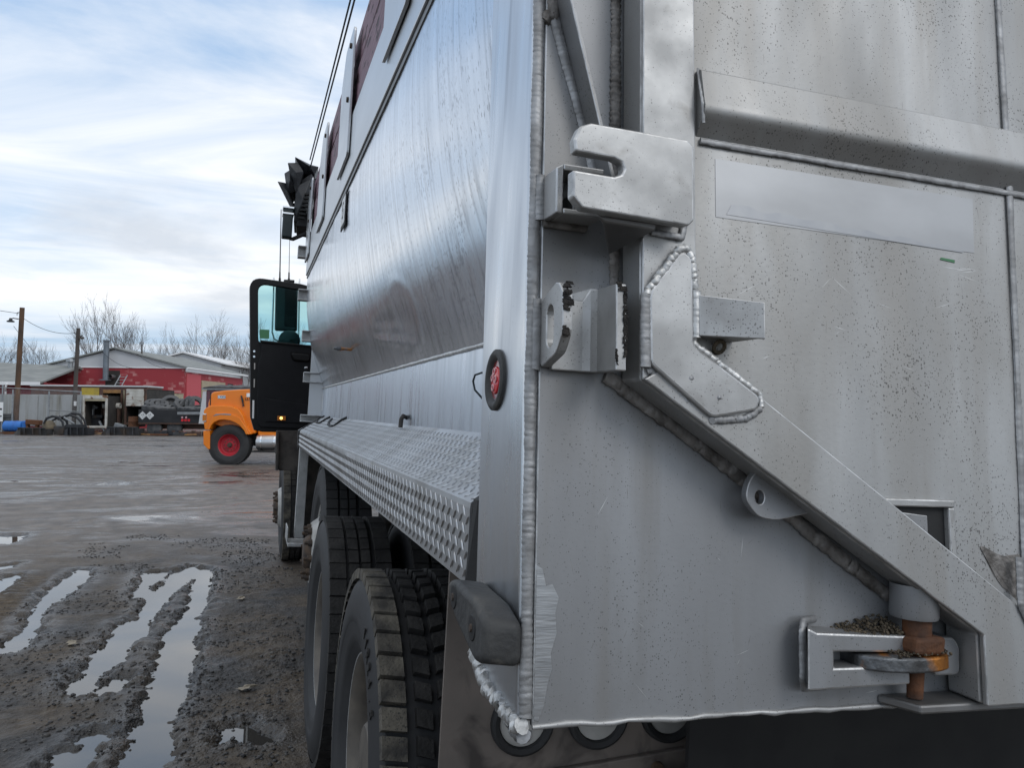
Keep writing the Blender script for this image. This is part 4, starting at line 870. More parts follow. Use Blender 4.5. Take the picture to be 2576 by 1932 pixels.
# flared fender with wheel arch
def oz(x, y): return op(478+.3173*x, 905+.3173*y)
arch = [oz(*p) for p in [(455, 590), (440, 560), (405, 520), (370, 497), (330, 482), (285, 475), (240, 478), (200, 498), (178, 525), (166, 557)]]
fpoly = [oz(*p) for p in [(124, 556), (113, 485), (113, 405), (128, 384), (165, 368), (250, 364), (330, 368), (385, 392), (425, 445), (455, 525), (492, 578), (492, 590)]]+arch
fen = MB().loft([(x, -.01, z_) for x, z_ in fpoly], [(x, .50, z_+.01) for x, z_ in fpoly]).build('front_fender', 'orange_paint', O, bevel=.018, seg=2)
lipo = [oz(*p) for p in [(480, 590), (448, 524), (405, 460), (365, 440), (330, 430), (285, 424), (215, 428), (188, 452), (166, 500), (152, 557)]]
flare = lipo+arch[::-1]; MB().loft([(x, -.055, z_) for x, z_ in flare], [(x, .0, z_) for x, z_ in flare]).build('arch_flare', 'orange_paint', O, bevel=.014)
MB().box((-.62, .44, .5), (.60, .6, 1.2)).build('wheel_well', 'black_frame', O)
cr_ = [oz(*p) for p in [(190, 450), (215, 430), (285, 426), (340, 430), (330, 440), (250, 436)]]
MB().loft([(x, -.060, z_) for x, z_ in cr_], [(x, -.054, z_) for x, z_ in cr_]).build('fender_scuff', 'galv', fen, bevel=.005)
bp_ = [op(*p) for p in [(513, 1084), (530, 1083), (531, 1131), (526, 1131), (514, 1118)]]
MB().loft([(x, .0, z_) for x, z_ in bp_], [(x, 2.4, z_) for x, z_ in bp_]).build('front_bumper', 'orange_paint', O, bevel=.03, seg=3)
x0, z1 = op(515, 1041); x1, z0 = op(522, 1062)
hl = MB().box((x0-.02, -.028, z0), (x1, .02, z1)).build('headlight', 'chrome', O, bevel=.01)
MB().box((x0-.03, -.034, z0+.03), (x1-.01, -.027, z1-.03)).build('lens', 'lamp_amber', hl)
x, z_ = op(554, 998.5); bd = MB().box((x-.115, .150, z_-.045), (x+.10, .162, z_+.04)).build('badge_plate', 'chrome', O, bevel=.006)
text_mb('L9000', .085, Matrix.Translation((x-.007, .148, z_)) @ Matrix.Rotation(R(90), 4, 'X'), .002).build('badge_lettering', 'black_frame', O)
x, z_ = op(617, 1003); text_mb('LLS', .11, Matrix.Translation((x+.03, .148, z_)) @ Matrix.Rotation(R(90), 4, 'X'), .003).build('door_lettering', 'black_frame', O)
x, z_ = op(607, 1008); MB().tube([(x-.04, .13, z_+.14), (x, .12, z_+.02), (x+.02, .13, z_-.10), (x+.02, .14, z_-.14)], [.02, .028, .02, .03], 8).build('hood_latch', 'rubber', O, smooth=50)
x, z_ = op(621, 993); MB().box((x-.05, .145, z_-.05), (x+.04, .155, z_+.05)).build('permit_decal', 'label_white', O)
cab_ = [(.72, .55), (2.35, .55), (2.35, 2.75), (1.25, 2.82), (.86, 2.02), (.72, 2.0)]
cb = MB().loft([(x, .17, z_) for x, z_ in cab_], [(x, 2.23, z_) for x, z_ in cab_]).build('cab', 'orange_paint', O, bevel=.06, seg=3)
wn = [(1.08, 1.95), (2.0, 1.95), (2.0, 2.55), (1.35, 2.58)]
MB().loft([(x, .160, z_) for x, z_ in wn], [(x, .18, z_) for x, z_ in wn]).build('side_window', 'glass_dark', cb)
tk = MB().lathe([(.71, 0), (.71, .205), (.73, .215), (1.27, .215), (1.29, .205), (1.29, 0)], 28, 'X', (0, .26, .605)).build('fuel_tank', 'steel_tank', O, smooth=40)
for xx in (.82, 1.18): MB().lathe([(xx, .219), (xx+.04, .219)], 28, 'X', (0, .26, .605)).build('tank_strap', 'chrome', tk, smooth=60)
MB().box((.60, .05, .34), (1.35, .4, .375)).build('cab_step', 'black_frame', O)
MB().box((-.6, .75, .62), (7.4, 1.65, .92)).build('chassis_frame', 'black_frame', O)
MB().box((2.6, .05, 1.05), (7.6, 2.35, 2.3)).build('dump_body', 'tarp_grey', O, bevel=.04)
MB().box((2.6, .0, 2.3), (7.6, 2.4, 2.45)).build('body_rail', 'black_frame', O)
WBL = [(.02, .10, 0, .004, .06, 0), (.11, .18, 0, .004, .06, 0), (.19, .26, 0, .004, .06, 0), (.27, .345, 0, .004, .06, 0)]
def yard_wheel(x, y_, rt, wide, rim, lab=None):
    # axle lies along v
    w_ = MB().lathe([(.05, .272), (.035, .285), (.030, .293), (.040, .276), (.075, .262), (.122, .240), (.135, .205), (.118, .185), (.118, .10), (.112, .095), (.112, 0)], 40, 'Y', (x, y_, rt-.02)).build('wheel', rim, O, smooth=40)
    k = (rt-.30)/.22; half = [(a_, r if r < .30 else .30+(r-.30)*k) for a_, r in tyre_prof]; prof = half+[(wide-a_, r) for a_, r in half[::-1]]
    mb = MB().lathe(prof, 56, 'Y', (x, y_, rt-.02))
    for i in range(60):
        a0, a1 = 2*math.pi*(i+.05)/60, 2*math.pi*(i+.95)/60
        for (b0, b1) in ((.02, .12), (.135, .235), (.25, wide-.02)):
            vs = [(x+r*math.cos(a), y_+b, rt-.02+r*math.sin(a)) for r in (rt-.03, rt) for (b, a) in ((b0, a0), (b1, a0), (b1, a1), (b0, a1))]
            mb.add(vs, [(0, 1, 5, 4), (1, 2, 6, 5), (2, 3, 7, 6), (3, 0, 4, 7), (4, 5, 6, 7)])
    mb.build('tyre', 'rubber', w_, smooth=35); MB().lathe([(.05, 0), (.05, .05), (.07, .06), (.113, .07)], 16, 'Y', (x, y_, rt-.02)).build('hub', 'hub_dark', w_, smooth=40)
    for i in range(10):
        a = 2*math.pi*i/10; MB().lathe([(.098, 0), (.098, .016), (.119, .018)], 6, 'Y', (x+.143*math.cos(a), y_, rt-.02+.143*math.sin(a))).build('lug_nut', 'hub_dark', w_)
    if lab: w_['label'] = lab
    return w_
yard_wheel(0, .02, .545, .38, 'red_rim', 'front wheel with bright red rim')
for xx in (1.72, 5.6, 6.95): yard_wheel(xx, .05, .52, .30, 'red_rim')
# ------------------------------------------------------------------ background yard
def brick_paint():
    m = bpy.data.materials.new('painted_block'); m.use_nodes = True; t = m.node_tree; nd = t.nodes; p = nd['Principled BSDF']; l = t.links.new
    co = nd.new('ShaderNodeTexCoord').outputs['Object']
    sp = nd.new('ShaderNodeSeparateXYZ'); l(co, sp.inputs[0]); ad = nd.new('ShaderNodeMath'); l(sp.outputs[0], ad.inputs[0]); l(sp.outputs[1], ad.inputs[1])
    cb = nd.new('ShaderNodeCombineXYZ'); l(ad.outputs[0], cb.inputs[0]); l(sp.outputs[2], cb.inputs[1])
    b = nd.new('ShaderNodeTexBrick'); l(cb.outputs[0], b.inputs[0]); b.inputs['Scale'].default_value = 1; b.inputs['Brick Width'].default_value = .4; b.inputs['Row Height'].default_value = .2; b.inputs['Mortar Size'].default_value = .008
    b.inputs['Color1'].default_value = (0, 0, 0, 1); b.inputs['Color2'].default_value = (1, 1, 1, 1); b.inputs['Mortar'].default_value = (.3, .3, .3, 1)
    n = nd.new('ShaderNodeTexNoise'); l(cb.outputs[0], n.inputs[0]); n.inputs['Scale'].default_value = .55; n.inputs['Detail'].default_value = 3
    a = nd.new('ShaderNodeMath'); a.operation = 'MULTIPLY_ADD'; l(b.outputs['Color'], a.inputs[0]); a.inputs[1].default_value = .32; l(n.outputs[0], a.inputs[2])
    r = nd.new('ShaderNodeValToRGB'); l(a.outputs[0], r.inputs[0]); e = r.color_ramp.elements
    e[0].position = .76; e[0].color = (.32, .036, .045, 1); e[1].position = .85; e[1].color = (.48, .20, .19, 1)
    l(r.outputs[0], p.inputs['Base Color']); p.inputs['Roughness'].default_value = .8; MATS['painted_block'] = m
brick_paint()
pm('siding_grey', (.56, .57, .58), (.50, .51, .52), .6, rough=.6)
pm('shingle', (.25, .26, .25), (.19, .20, .195), 3, (.4, .4, 2), rough=.9, bump=.4, bscale=6)
pm('roof_white', (.78, .78, .78), rough=.5)
pm('barn_red', (.22, .03, .036), rough=.75)
pm('barn_pink', (.52, .09, .105), rough=.75)
pm('door_beige', (.44, .37, .25), (.36, .30, .21), 1.2, rough=.7)
pm('stack_grey', (.20, .23, .26), (.15, .17, .19), 2, rough=.5, metal=.5)
pm('wood_pole', (.16, .085, .045), (.06, .045, .035), 2.5, (1, 1, .25), rough=.9, bump=.4, bscale=12, bstretch=(1, 1, .2))
pm('wood_grey', (.10, .085, .075), (.06, .052, .048), 2.5, (1, 1, .25), rough=.9, bump=.3, bscale=12)
pm('trailer_grey', (.42, .43, .43), (.31, .32, .31), 1.1, (1, 1, .35), rough=.6, streak=(3.2, (1.6, 1, .12), .5, .68, (.27, .26, .22)))
pm('box_white', (.58, .57, .53), (.40, .38, .33), 2, rough=.7, stain=2.2, stcol=(.16, .08, .045), stlo=.56, sthi=.66)
pm('box_tan', (.42, .37, .25), (.30, .27, .19), 3, rough=.75)
pm('box_brown', (.13, .07, .055), (.09, .05, .045), 2, rough=.8)
pm('box_dark', (.03, .028, .026), (.05, .045, .04), 3, rough=.9)
pm('rust_frame', (.12, .065, .045), (.05, .035, .03), 3, rough=.85)
pm('wood_orange', (.32, .17, .06), (.2, .11, .05), 4, rough=.8)
pm('yellow_old', (.48, .36, .05), (.35, .26, .06), 2, rough=.7)
pm('flat_black', (.012, .013, .015), (.022, .022, .024), 2, rough=.6)
pm('bucket_grey', (.060, .062, .066), (.035, .034, .034), 3, rough=.6, metal=.3, stain=1.5, stcol=(.08, .06, .045), stlo=.5, sthi=.7)
pm('bucket_black', (.016, .018, .022), (.03, .031, .034), 4, rough=.5)
pm('blue_plastic', (.03, .17, .52), (.03, .13, .42), 3, rough=.45)
pm('sack_tan', (.22, .18, .12), (.12, .10, .075), 4, rough=.9, bump=.5, bscale=8)
pm('tyre_old', (.045, .047, .05), (.10, .10, .10), 4, rough=.7)
pm('bark', (.17, .15, .14), (.11, .10, .095), 3, rough=.95)
pm('placard_grey', (.62, .63, .62), (.45, .46, .46), 4, rough=.6)
def TB(name, par, lo, hi, m, bev=.0): return MB().box(lo, hi).build(name, m, par, bevel=bev)

# --- red block building with pale gable
V = 62.0; u0, u1 = U(113, V), U(462, V); WD = u1-u0; ze, za = 4.42, 5.74; DP = 13.5
B = yard('red_building', u0, V); tag(B, 'red painted block building with pale gable and grey shingle roof', 'building')
TB('wall', B, (0, 0, 0), (WD, .3, ze), 'painted_block')
TB('wall', B, (WD-.3, .3, 0), (WD, DP, ze-.25), 'painted_block'); TB('wall', B, (0, .3, 0), (.3, DP, ze-.25), 'painted_block')
MB().loft([(-.1, .0, ze+.02), (WD+.1, .0, ze+.02), (WD/2, .0, za)], [(-.1, .28, ze+.02), (WD+.1, .28, ze+.02), (WD/2, .28, za)]).build('gable', 'siding_grey', B)
TB('gable_trim', B, (-.15, -.06, ze-.03), (WD+.15, .0, ze+.05), 'roof_white')
for s in (-1, 1):
    e = -.35 if s < 0 else WD+.35; r_ = [(e, ze-.02), (WD/2, za+.06), (WD/2, za+.16), (e, ze+.09)]
    rf = MB().loft([(x, -.25, z_) for x, z_ in r_], [(x, DP+.3, z_) for x, z_ in r_]).build('roof', 'shingle', B)
    MB().tube([(e, -.27, ze-.0), (e, DP+.3, ze-.0)], .07, 6).build('gutter', 'roof_white', rf)
x_ = U(284, V)-u0
TB('wall_opening', B, (U(265, V)-u0, -.02, Zh(284, 975, V)), (U(301, V)-u0, .0, Zh(284, 932, V)), 'box_dark')
sx = U(275, V)-u0
stk = MB().lathe([(Zh(275, 956, V), .20), (Zh(275, 862, V), .20), (Zh(275, 861, V), .24), (Zh(275, 857, V), .25), (Zh(275, 857, V), 0)], 16, 'Z', (sx, -.6, 0)).build('flue_stack', 'stack_grey', B, smooth=40)
MB().box((sx-.3, -.85, Zh(275, 958, V)), (sx+.3, -.35, Zh(275, 955, V))).build('stack_foot', 'stack_grey', stk)
MB().lathe([(-.6, .15), (0, .15)], 12, 'Y', (sx+.32, -.02, Zh(283, 948, V)), 0).build('flue_elbow', 'galv', stk)
vx = U(341, V)-u0; pv = MB().tube([(vx, .9, 4.5), (vx, .9, Zh(341, 862, V))], .06, 8).build('vent_pipe', 'wood_grey', B); MB().box((vx-.14, .78, Zh(341, 864, V)), (vx+.1, 1.0, Zh(341, 857, V))).build('vent_cap', 'galv', pv)
TB('pilaster', B, (WD-.02, .4, 0), (WD+.08, 3.2, 4.05), 'barn_pink')
gd = TB('garage_door', B, (WD-.04, 3.5, 0), (WD+.03, 8.9, 3.65), 'door_beige')
for k in range(4): TB('door_panel', gd, (WD+.03, 3.55, .1+.88*k), (WD+.06, 8.85, .9+.88*k), 'door_beige', .01)
TB('side_window', B, (WD-.02, 9.6, 2.6), (WD+.03, 10.9, 3.6), 'box_dark')
# --- ladder leaning by the stack
lad = yard('ladder', U(298, 60.5), 60.5, Zh(298, 975, 60.5)); tag(lad, 'light metal ladder leaning against the red building beside the flue stack', 'ladder')
for xx, dx in ((-.25, .12), (.25, .12)): MB().tube([(xx-.1, 0, 0), (xx+dx, .55, .92)], .035, 6).build('rail', 'galv', lad)
for k in range(4):
    t_ = .12+.24*k; MB().tube([(-.35+.22*t_, .55*t_, .92*t_), (.15+.22*t_, .55*t_, .92*t_)], .025, 6).build('rung', 'galv', lad)
# --- left building with shingle roof
V = 57.0; LB_ = yard('shingle_roofed_building', U(-160, V), V); W2 = U(111, V)-U(-160, V)
tag(LB_, 'low red building with grey shingle roof at the left edge', 'building')
TB('wall', LB_, (0, 0, 0), (W2, .3, 3.15), 'barn_red')
MB().loft([(-.3, -.5, 3.12), (-.3, 4.6, 4.75), (-.3, 4.6, 4.6), (-.3, -.5, 3.0)], [(W2, -.5, 3.12), (W2, 4.6, 4.45), (W2, 4.6, 4.3), (W2, -.5, 3.0)]).build('roof', 'shingle', LB_)
MB().loft([(-.3, 9.7, 3.12), (-.3, 4.6, 4.75), (-.3, 4.6, 4.6), (-.3, 9.7, 3.0)], [(W2, 9.7, 3.12), (W2, 4.6, 4.45), (W2, 4.6, 4.3), (W2, 9.7, 3.0)]).build('roof', 'shingle', LB_)
TB('fascia', LB_, (-.3, -.56, 2.92), (W2, -.5, 3.14), 'roof_white')
TB('wall', LB_, (W2-.3, .3, 0), (W2, 9.2, 3.1), 'barn_red')
MB().tube([(U(30, V)-U(-160, V), -.6, 3.0), (U(26, V)-U(-160, V), -.55, 2.7), (U(21, V)-U(-160, V), -.3, 2.5), (U(20, V)-U(-160, V), -.1, 0.1)], .07, 6).build('downspout', 'roof_white', LB_)
cx_ = U(94, V)-U(-160, V); vn = MB().lathe([(4.2, .18), (4.75, .18), (4.75, .32), (4.9, .3), (5.0, .0)], 10, 'Z', (cx_, 4.2, 0)).build('roof_vent', 'galv', LB_)
# --- far white-roofed building
V = 84.0; FB = yard('white_roofed_building', U(365, V), V); tag(FB, 'long pale building with bright white roof behind the red building', 'building')
Wf = U(555, V)-U(365, V); zE, zA = Zh(540, 915, V), Zh(462, 889, V)
TB('wall', FB, (0, 0, 0), (Wf+.0, .3, zE), 'siding_grey'); MB().loft([(0, 0, zE+.01), (Wf, 0, zE+.01), (Wf/2, 0, zA)], [(0, .28, zE+.01), (Wf, .28, zE+.01), (Wf/2, .28, zA)]).build('gable', 'siding_grey', FB)
for s in (-1, 1):
    e = -.4 if s < 0 else Wf+.6; r_ = [(e, zE-.1), (Wf/2, zA+.05), (Wf/2, zA+.2), (e, zE+.05)]
    MB().loft([(x, -.3, z_) for x, z_ in r_], [(x, 26, z_) for x, z_ in r_]).build('roof', 'roof_white', FB)
TB('wall', FB, (Wf-.3, .3, 0), (Wf, 26, zE-.1), 'siding_grey')
for k in range(3): TB('window', FB, (Wf-.02, 12+4*k, 2.2), (Wf+.04, 13.4+4*k, 3.4), 'glass_dark')

# --- utility poles and their wires
def pole(px, top, base_v, r0_, m, lab, lean):
    v = base_v; h = Zh(px, top, v); P = yard('utility_pole', U(px, v)-.02, v); tag(P, lab, 'utility pole', 'wooden poles by the fence')
    MB().tube([(-lean*h, 0, -.1), (-lean*h*.5, 0, h*.5), (0, 0, h)], [r0_, r0_*.92, r0_*.85], 12).build('pole_shaft', m, P, smooth=50)
    return P, h
P1, h1 = pole(51, 773, 47.2, .155, 'wood_pole', 'tall brown wooden utility pole with a lamp at the left edge', .028)
la = MB().tube([(-.12, -.1, h1-.65), (-.35, -.25, h1-.62), (-.42, -.28, h1-.68)], .03, 6).build('lamp_arm', 'wood_grey', P1); MB().lathe([(0, .06), (-.12, .10), (-.16, .20), (-.22, .19)], 12, 'Z', (-.45, -.3, h1-.62)).build('lamp_head', 'bucket_black', la, smooth=40)
MB().tube([(-.05, -.1, h1-.25), (-.22, -.1, h1-.3), (-.22, -.1, h1-.45)], .02, 6).build('bracket', 'wood_grey', P1)
P2, h2 = pole(194, 825, 48.0, .125, 'wood_grey', 'shorter grey wooden utility pole standing before the containers', .022)
lb2 = MB().box((.1, -.15, h2-.62), (.35, .0, h2-.5)).build('insulator_box', 'wood_grey', P2); MB().tube([(.1, 0, h2-.5), (.28, -.1, h2-.42)], .03, 6).build('bracket', 'wood_grey', P2)
def wire(name, a, b, sag, lab):
    pts = [a.lerp(b, i/20)-Vector((0, 0, sag*4*(i/20)*(1-i/20))) for i in range(21)]
    tag(MB().tube(pts, .014, 5).build(name, 'cable', smooth=80), lab, 'wire', 'overhead wires')
p1t = YW(U(51, 47.2), 47.2, h1-.55); p2t = YW(U(194, 48), 48, h2-.25)
wire('overhead_wire', p1t, p2t, .35, 'sagging overhead wire between the two wooden utility poles')
wire('overhead_wire', p1t+Vector((0, 0, .2)), YW(-42, 30, 9.2), .3, 'overhead wire running up and left from the tall pole')
wire('overhead_wire', YW(U(30, 50), 50, Zh(30, 820, 50)), YW(U(95, 58), 58, 4.9), .05, 'thin wire dropping from the tall pole to the shingle roof')
wire('overhead_wire', YW(U(255, 61), 61, Zh(255, 885, 61)), YW(U(341, 61), 61, Zh(341, 926, 61)), .3, 'wire sagging across the pale gable past the flue stack')
wire('overhead_wire', YW(U(341, 61.2), 61.2, Zh(341, 888, 61.2)), YW(U(415, 61.2), 61.2, Zh(415, 926, 61.2)), .2, 'wire drooping along the right slope of the pale gable')

# --- container row
def panel_box(name, u, v, w_, d_, z0, z1, m, lab, cat, ribs=0, roof=None, par_name='side_panel'):
    e = yard(name, u, v); tag(e, lab, cat)
    TB('body', e, (0, .02, z0), (w_, d_, z1), m)
    if ribs:
        n = int(w_/ribs)
        for k in range(n): MB().box((k*w_/n+.02, -.012, z0+.05), ((k+1)*w_/n-.02, .019, z1-.06)).build(par_name, m, e, bevel=.008)
    if roof: TB('roof_edge', e, (-.05, -.06, z1), (w_+.05, d_, z1+.09), roof)
    return e
V = 50.0
panel_box('container_trailer', U(-120, V), V, U(206, V)-U(-120, V), 2.5, .35, Zh(100, 992, V), 'trailer_grey', 'long weathered grey trailer side behind the chain link fence', 'trailer', 1.2)
V = 53.5
e = panel_box('storage_trailer', U(78, V), V, U(370, V)-U(78, V), 2.4, .5, Zh(200, 972, V), 'box_brown', 'brown storage trailer with a long pale roof behind the grey trailer', 'trailer', 0, 'siding_grey')
V = 49.2; TB('panel', e, (U(206, 53.5)-U(78, 53.5), -.03, 2.2), (U(250, 53.5)-U(78, 53.5), .0, 2.72), 'yellow_old')
def open_box(name, pxl, pxr, pt, pb, v, depth, fm, im, lab, slats=0, top=None):
    u, w_ = U(pxl, v), U(pxr, v)-U(pxl, v); z0, z1 = max(.12, Zh(pxl, pb, v)), Zh(pxl, pt, v); e = yard(name, u, v); tag(e, lab, 'container')
    for (lo, hi) in (((0, 0, z0), (.10, .12, z1)), ((w_-.10, 0, z0), (w_, .12, z1))): TB('corner_post', e, lo, hi, fm, .01)
    TB('header', e, (.10, 0, z1-.2), (w_-.10, .12, z1), top or fm, .01); TB('sill', e, (.10, 0, z0), (w_-.10, .12, z0+.12), fm, .01)
    TB('side_wall', e, (0, .12, z0), (.06, depth, z1), im); TB('side_wall', e, (w_-.06, .12, z0), (w_, depth, z1), im)
    TB('back_wall', e, (0, depth, z0), (w_, depth+.06, z1), im); TB('roof', e, (0, .12, z1-.05), (w_, depth, z1), im); TB('floor', e, (0, .12, z0), (w_, depth, z0+.08), im)
    for k in range(slats): TB('slat', e, (.06, .5, z0+.25+k*(z1-z0-.5)/slats), (.11, depth-.1, z0+.33+k*(z1-z0-.5)/slats), 'box_tan'); 
    for k in range(slats): TB('slat', e, (.10, depth-.05, z0+.25+k*(z1-z0-.5)/slats), (w_-.1, depth, z0+.36+k*(z1-z0-.5)/slats), 'box_tan')
    return e, w_, z0, z1
cA, wA, zA0, zA1 = open_box('open_container', 209, 270, 994, 1076, 47.4, 5.0, 'box_white', 'box_dark', 'open container with white rust-stained frame and dark interior')
TB('torn_liner', cA, (.12, .02, zA1-.32), (wA-.12, .05, zA1-.19), 'box_tan')
cB, wB, zB0, zB1 = open_box('open_container', 255, 308, 980, 1070, 49.0, 2.6, 'rust_frame', 'box_tan', 'open container with slatted tan walls and an orange wood header', 5, 'wood_orange')
cC, wC, zC0, zC1 = open_box('open_container', 314, 368, 978, 1068, 48.4, 4.0, 'rust_frame', 'box_dark', 'rusty-posted container with a half lowered white slatted door')
rd = TB('roller_door', cC, (.11, -.04, zC0+1.05), (wC-.11, -.01, zC1-.12), 'box_white')
for k in range(6): TB('door_slat', rd, (.12, -.065, zC0+1.07+k*.165), (wC-.12, -.04, zC0+1.21+k*.165), 'box_white', .008)
cD, wD, zD0, zD1 = open_box('open_container', 373, 421, 988, 1050, 51.5, 2.5, 'box_white', 'box_tan', 'pale container opening behind the heap of tyres')
# things in and before the containers
def hull(name, u, v, pts, m, lab, cat, group=None):
    e = yard(name, u, v); tag(e, lab, cat, group); return e
k_ = yard('scrap_machine', U(238, 48.3), 48.3); tag(k_, 'dark machine with a bright metal elbow inside the open white-framed container', 'machine')
MB().box((-.45, 0, .25), (.35, .7, .85)).build('machine_body', 'bucket_black', k_, bevel=.05); MB().tube([(-.2, .2, .85), (-.18, .2, 1.35), (-.05, .2, 1.55), (.1, .2, 1.45)], [.12, .14, .13, .10], 10).build('exhaust_elbow', 'galv', k_, smooth=50); MB().box((-.1, -.05, .85), (.5, .5, 1.05)).build('cover', 'bucket_grey', k_, bevel=.04)
k_ = yard('pipe_section', U(285, 48.6), 48.6, 1.58); tag(k_, 'pale plastic pipe lying across inside the slatted container', 'pipe'); MB().lathe([(-.55, .16), (.45, .16), (.45, .13), (-.55, .13)], 16, 'X', (0, 0, 0), close=True).build('pipe_wall', 'box_white', k_, smooth=40)
MB().box((-.5, -.1, -1.2), (-.4, .1, -.16)).build('prop', 'rust_frame', k_); MB().box((.3, -.1, -1.2), (.4, .1, -.16)).build('prop', 'rust_frame', k_)
k_ = yard('scrap_metal', U(289, 47.6), 47.6); tag(k_, 'silver scrap duct pieces heaped before the slatted container', 'scrap')
MB().box((-.15, 0, .3), (.4, .4, .62), 0, Matrix.Rotation(.3, 4, 'Y')).build('duct', 'galv', k_, bevel=.03); MB().box((-.4, -.1, .1), (-.3, .0, 1.0), 0, Matrix.Rotation(-.5, 4, 'Y')).build('angle_bar', 'galv', k_); MB().box((-.3, .1, .0), (.5, .5, .3)).build('base_frame', 'rust_frame', k_)
k_ = yard('rusty_drum', U(339, 47.0), 47.0); tag(k_, 'rusty red-brown drum standing beside the black flatbed', 'drum')
MB().lathe([(.02, 0), (.02, .29), (.30, .29), (.32, .305), (.34, .29), (.60, .29), (.62, .305), (.64, .29), (.9, .29), (.9, .27), (.88, 0)], 20, 'Z', (0, 0, .1)).build('drum_shell', 'rust', k_, smooth=40)

# --- chain link fence
V = 46.4; FE = yard('chain_link_fence', U(-60, V), V); tag(FE, 'galvanised chain link fence with tall posts at the left', 'fence')
Lf = U(206, V)-U(-60, V)
def fx(px): return U(px, V)-U(-60, V)
for (px, t) in ((7, 968), (33, 980), (124, 984), (204, 985)):
    MB().tube([(fx(px), 0, -.1), (fx(px), 0, Zh(px, t, V))], .045, 8).build('post', 'galv', FE)
MB().tube([(0, 0, Zh(0, 972, V)), (Lf, 0, Zh(200, 986, V))], .03, 6).build('top_rail', 'galv', FE)
MB().tube([(fx(124), 0, Zh(124, 1032, V)), (Lf, 0, Zh(204, 1036, V))], .025, 6).build('mid_rail', 'galv', FE)
lk = MB(); hF = Zh(100, 981, V); st_ = .085
for s in (-1, 1):
    n = int((Lf+hF)/st_)
    for k in range(n):
        x = k*st_-(hF if s > 0 else 0); a, b = (x, 0.02), (x+s*hF, hF)
        if s < 0: a, b = (x, .02), (x-hF, hF)
        # clip to fence length
        def cl(pn, qn, X0, X1):
            (xa, za_), (xb, zb) = pn, qn; out = []
            t0, t1 = 0., 1.; dx = xb-xa
            for bound, sign in ((X0, 1), (X1, -1)):
                da, db_ = sign*(xa-bound), sign*(xb-bound)
                if da < 0 and db_ < 0: return None
                if da < 0: t0 = max(t0, da/(da-db_))
                elif db_ < 0: t1 = min(t1, da/(da-db_))
            return ((xa+dx*t0, za_+(zb-za_)*t0), (xa+dx*t1, za_+(zb-za_)*t1))
        c = cl(a, b, 0, Lf)
        if c: lk.tube([(c[0][0], 0, c[0][1]), (c[1][0], 0, c[1][1])], .0035, 3, caps=False)
lk.build('wire_mesh', 'galv', FE, kind='stuff')
sg = yard('fence_sign', U(-14, 46.2), 46.2, Zh(0, 1060, 46.2)); tag(sg, 'white sign on the fence cut by the left picture edge', 'sign'); MB().box((0, 0, 0), (.5, .02, 1.05)).build('sign_board', 'label_white', sg); MB().box((.05, -.004, .62), (.45, -.001, .72)).build('sign_lettering', 'bucket_black', sg); MB().box((.05, -.004, .25), (.45, -.001, .32)).build('sign_lettering', 'bucket_black', sg)
k_ = yard('meter_sign', U(194, 47.6), 47.6, Zh(194, 1021, 47.6)); tag(k_, 'small white notice on the grey wooden pole', 'sign'); MB().box((-.06, -.2, 0), (.08, -.17, .26)).build('notice_board', 'label_white', k_)
k_ = yard('tyre_stack', U(14, 47.0), 47.0); tag(k_, 'stack of dark tyres behind the fence at the left edge', 'tyres')
def old_tyre_mesh():
    return MB().lathe([(-.12, .29), (-.135, .36), (-.13, .45), (-.09, .515), (.09, .515), (.13, .45), (.135, .36), (.12, .29), (.06, .31), (-.06, .31)], 26, 'Z', (0, 0, 0), close=True)
ot = old_tyre_mesh().build('tyre', 'tyre_old', k_, smooth=40); ot.location = (0, 0, .14)
for i in range(1, 4):
    c = ot.copy(); COL.objects.link(c); c.parent = k_; c.location = (random.uniform(-.05, .05), 0, .14+.272*i)

# --- black flatbed with placards, tyres heaped on it
V = 46.0; FT = yard('flatbed_trailer', U(350, V), V); tag(FT, 'black flatbed trailer with two diamond placards loaded with tyres', 'trailer')
Lt = U(545, V)-U(350, V); zb0, zb1 = Zh(430, 1064, V), Zh(430, 1031, V)
TB('side_board', FT, (0, 0, zb0), (Lt, .06, zb1), 'flat_black', .01); TB('deck', FT, (0, .06, zb0+.1), (Lt, 2.4, zb0+.22), 'flat_black'); TB('end_board', FT, (0, .06, zb0), (.06, 2.4, zb1), 'flat_black')
TB('under_frame', FT, (.3, .5, .35), (Lt, 1.9, zb0-.02), 'rust_frame'); TB('rub_rail', FT, (0, -.03, zb0-.06), (Lt, .03, zb0+.0), 'rust_frame')
for i, px in enumerate((360.5, 379)):
    c = U(px, V)-U(350, V); zc_ = Zh(px, 1045, V); r = .23
    p_ = MB().loft([(c-r, -.02, zc_), (c, -.02, zc_-r), (c+r, -.02, zc_), (c, -.02, zc_+r)], [(c-r, -.004, zc_), (c, -.004, zc_-r), (c+r, -.004, zc_), (c, -.004, zc_+r)]).build('diamond_placard', 'placard_grey', FT)
    for (dx, dz, w_, h_) in ((-.06, .0, .035, .05), (.02, .02, .04, .06), (-.02, -.08, .03, .02)): MB().box((c+dx, -.024, zc_+dz), (c+dx+w_, -.0205, zc_+dz+h_)).build('placard_mark', 'bucket_grey', p_)
for px in (460, 470): MB().lathe([(-.03, 0), (-.03, .05), (0, .06)], 12, 'Y', (U(px, V)-U(350, V), 0, Zh(px, 1050, V))).build('tail_lamp', 'lens_ring', FT)
for px in (458, 466, 474): MB().box((U(px, V)-U(350, V), -.03, Zh(px, 1060, V)), (U(px+6, V)-U(350, V), 0, Zh(px, 1054, V))).build('marker_lamp', 'red_lens', FT)
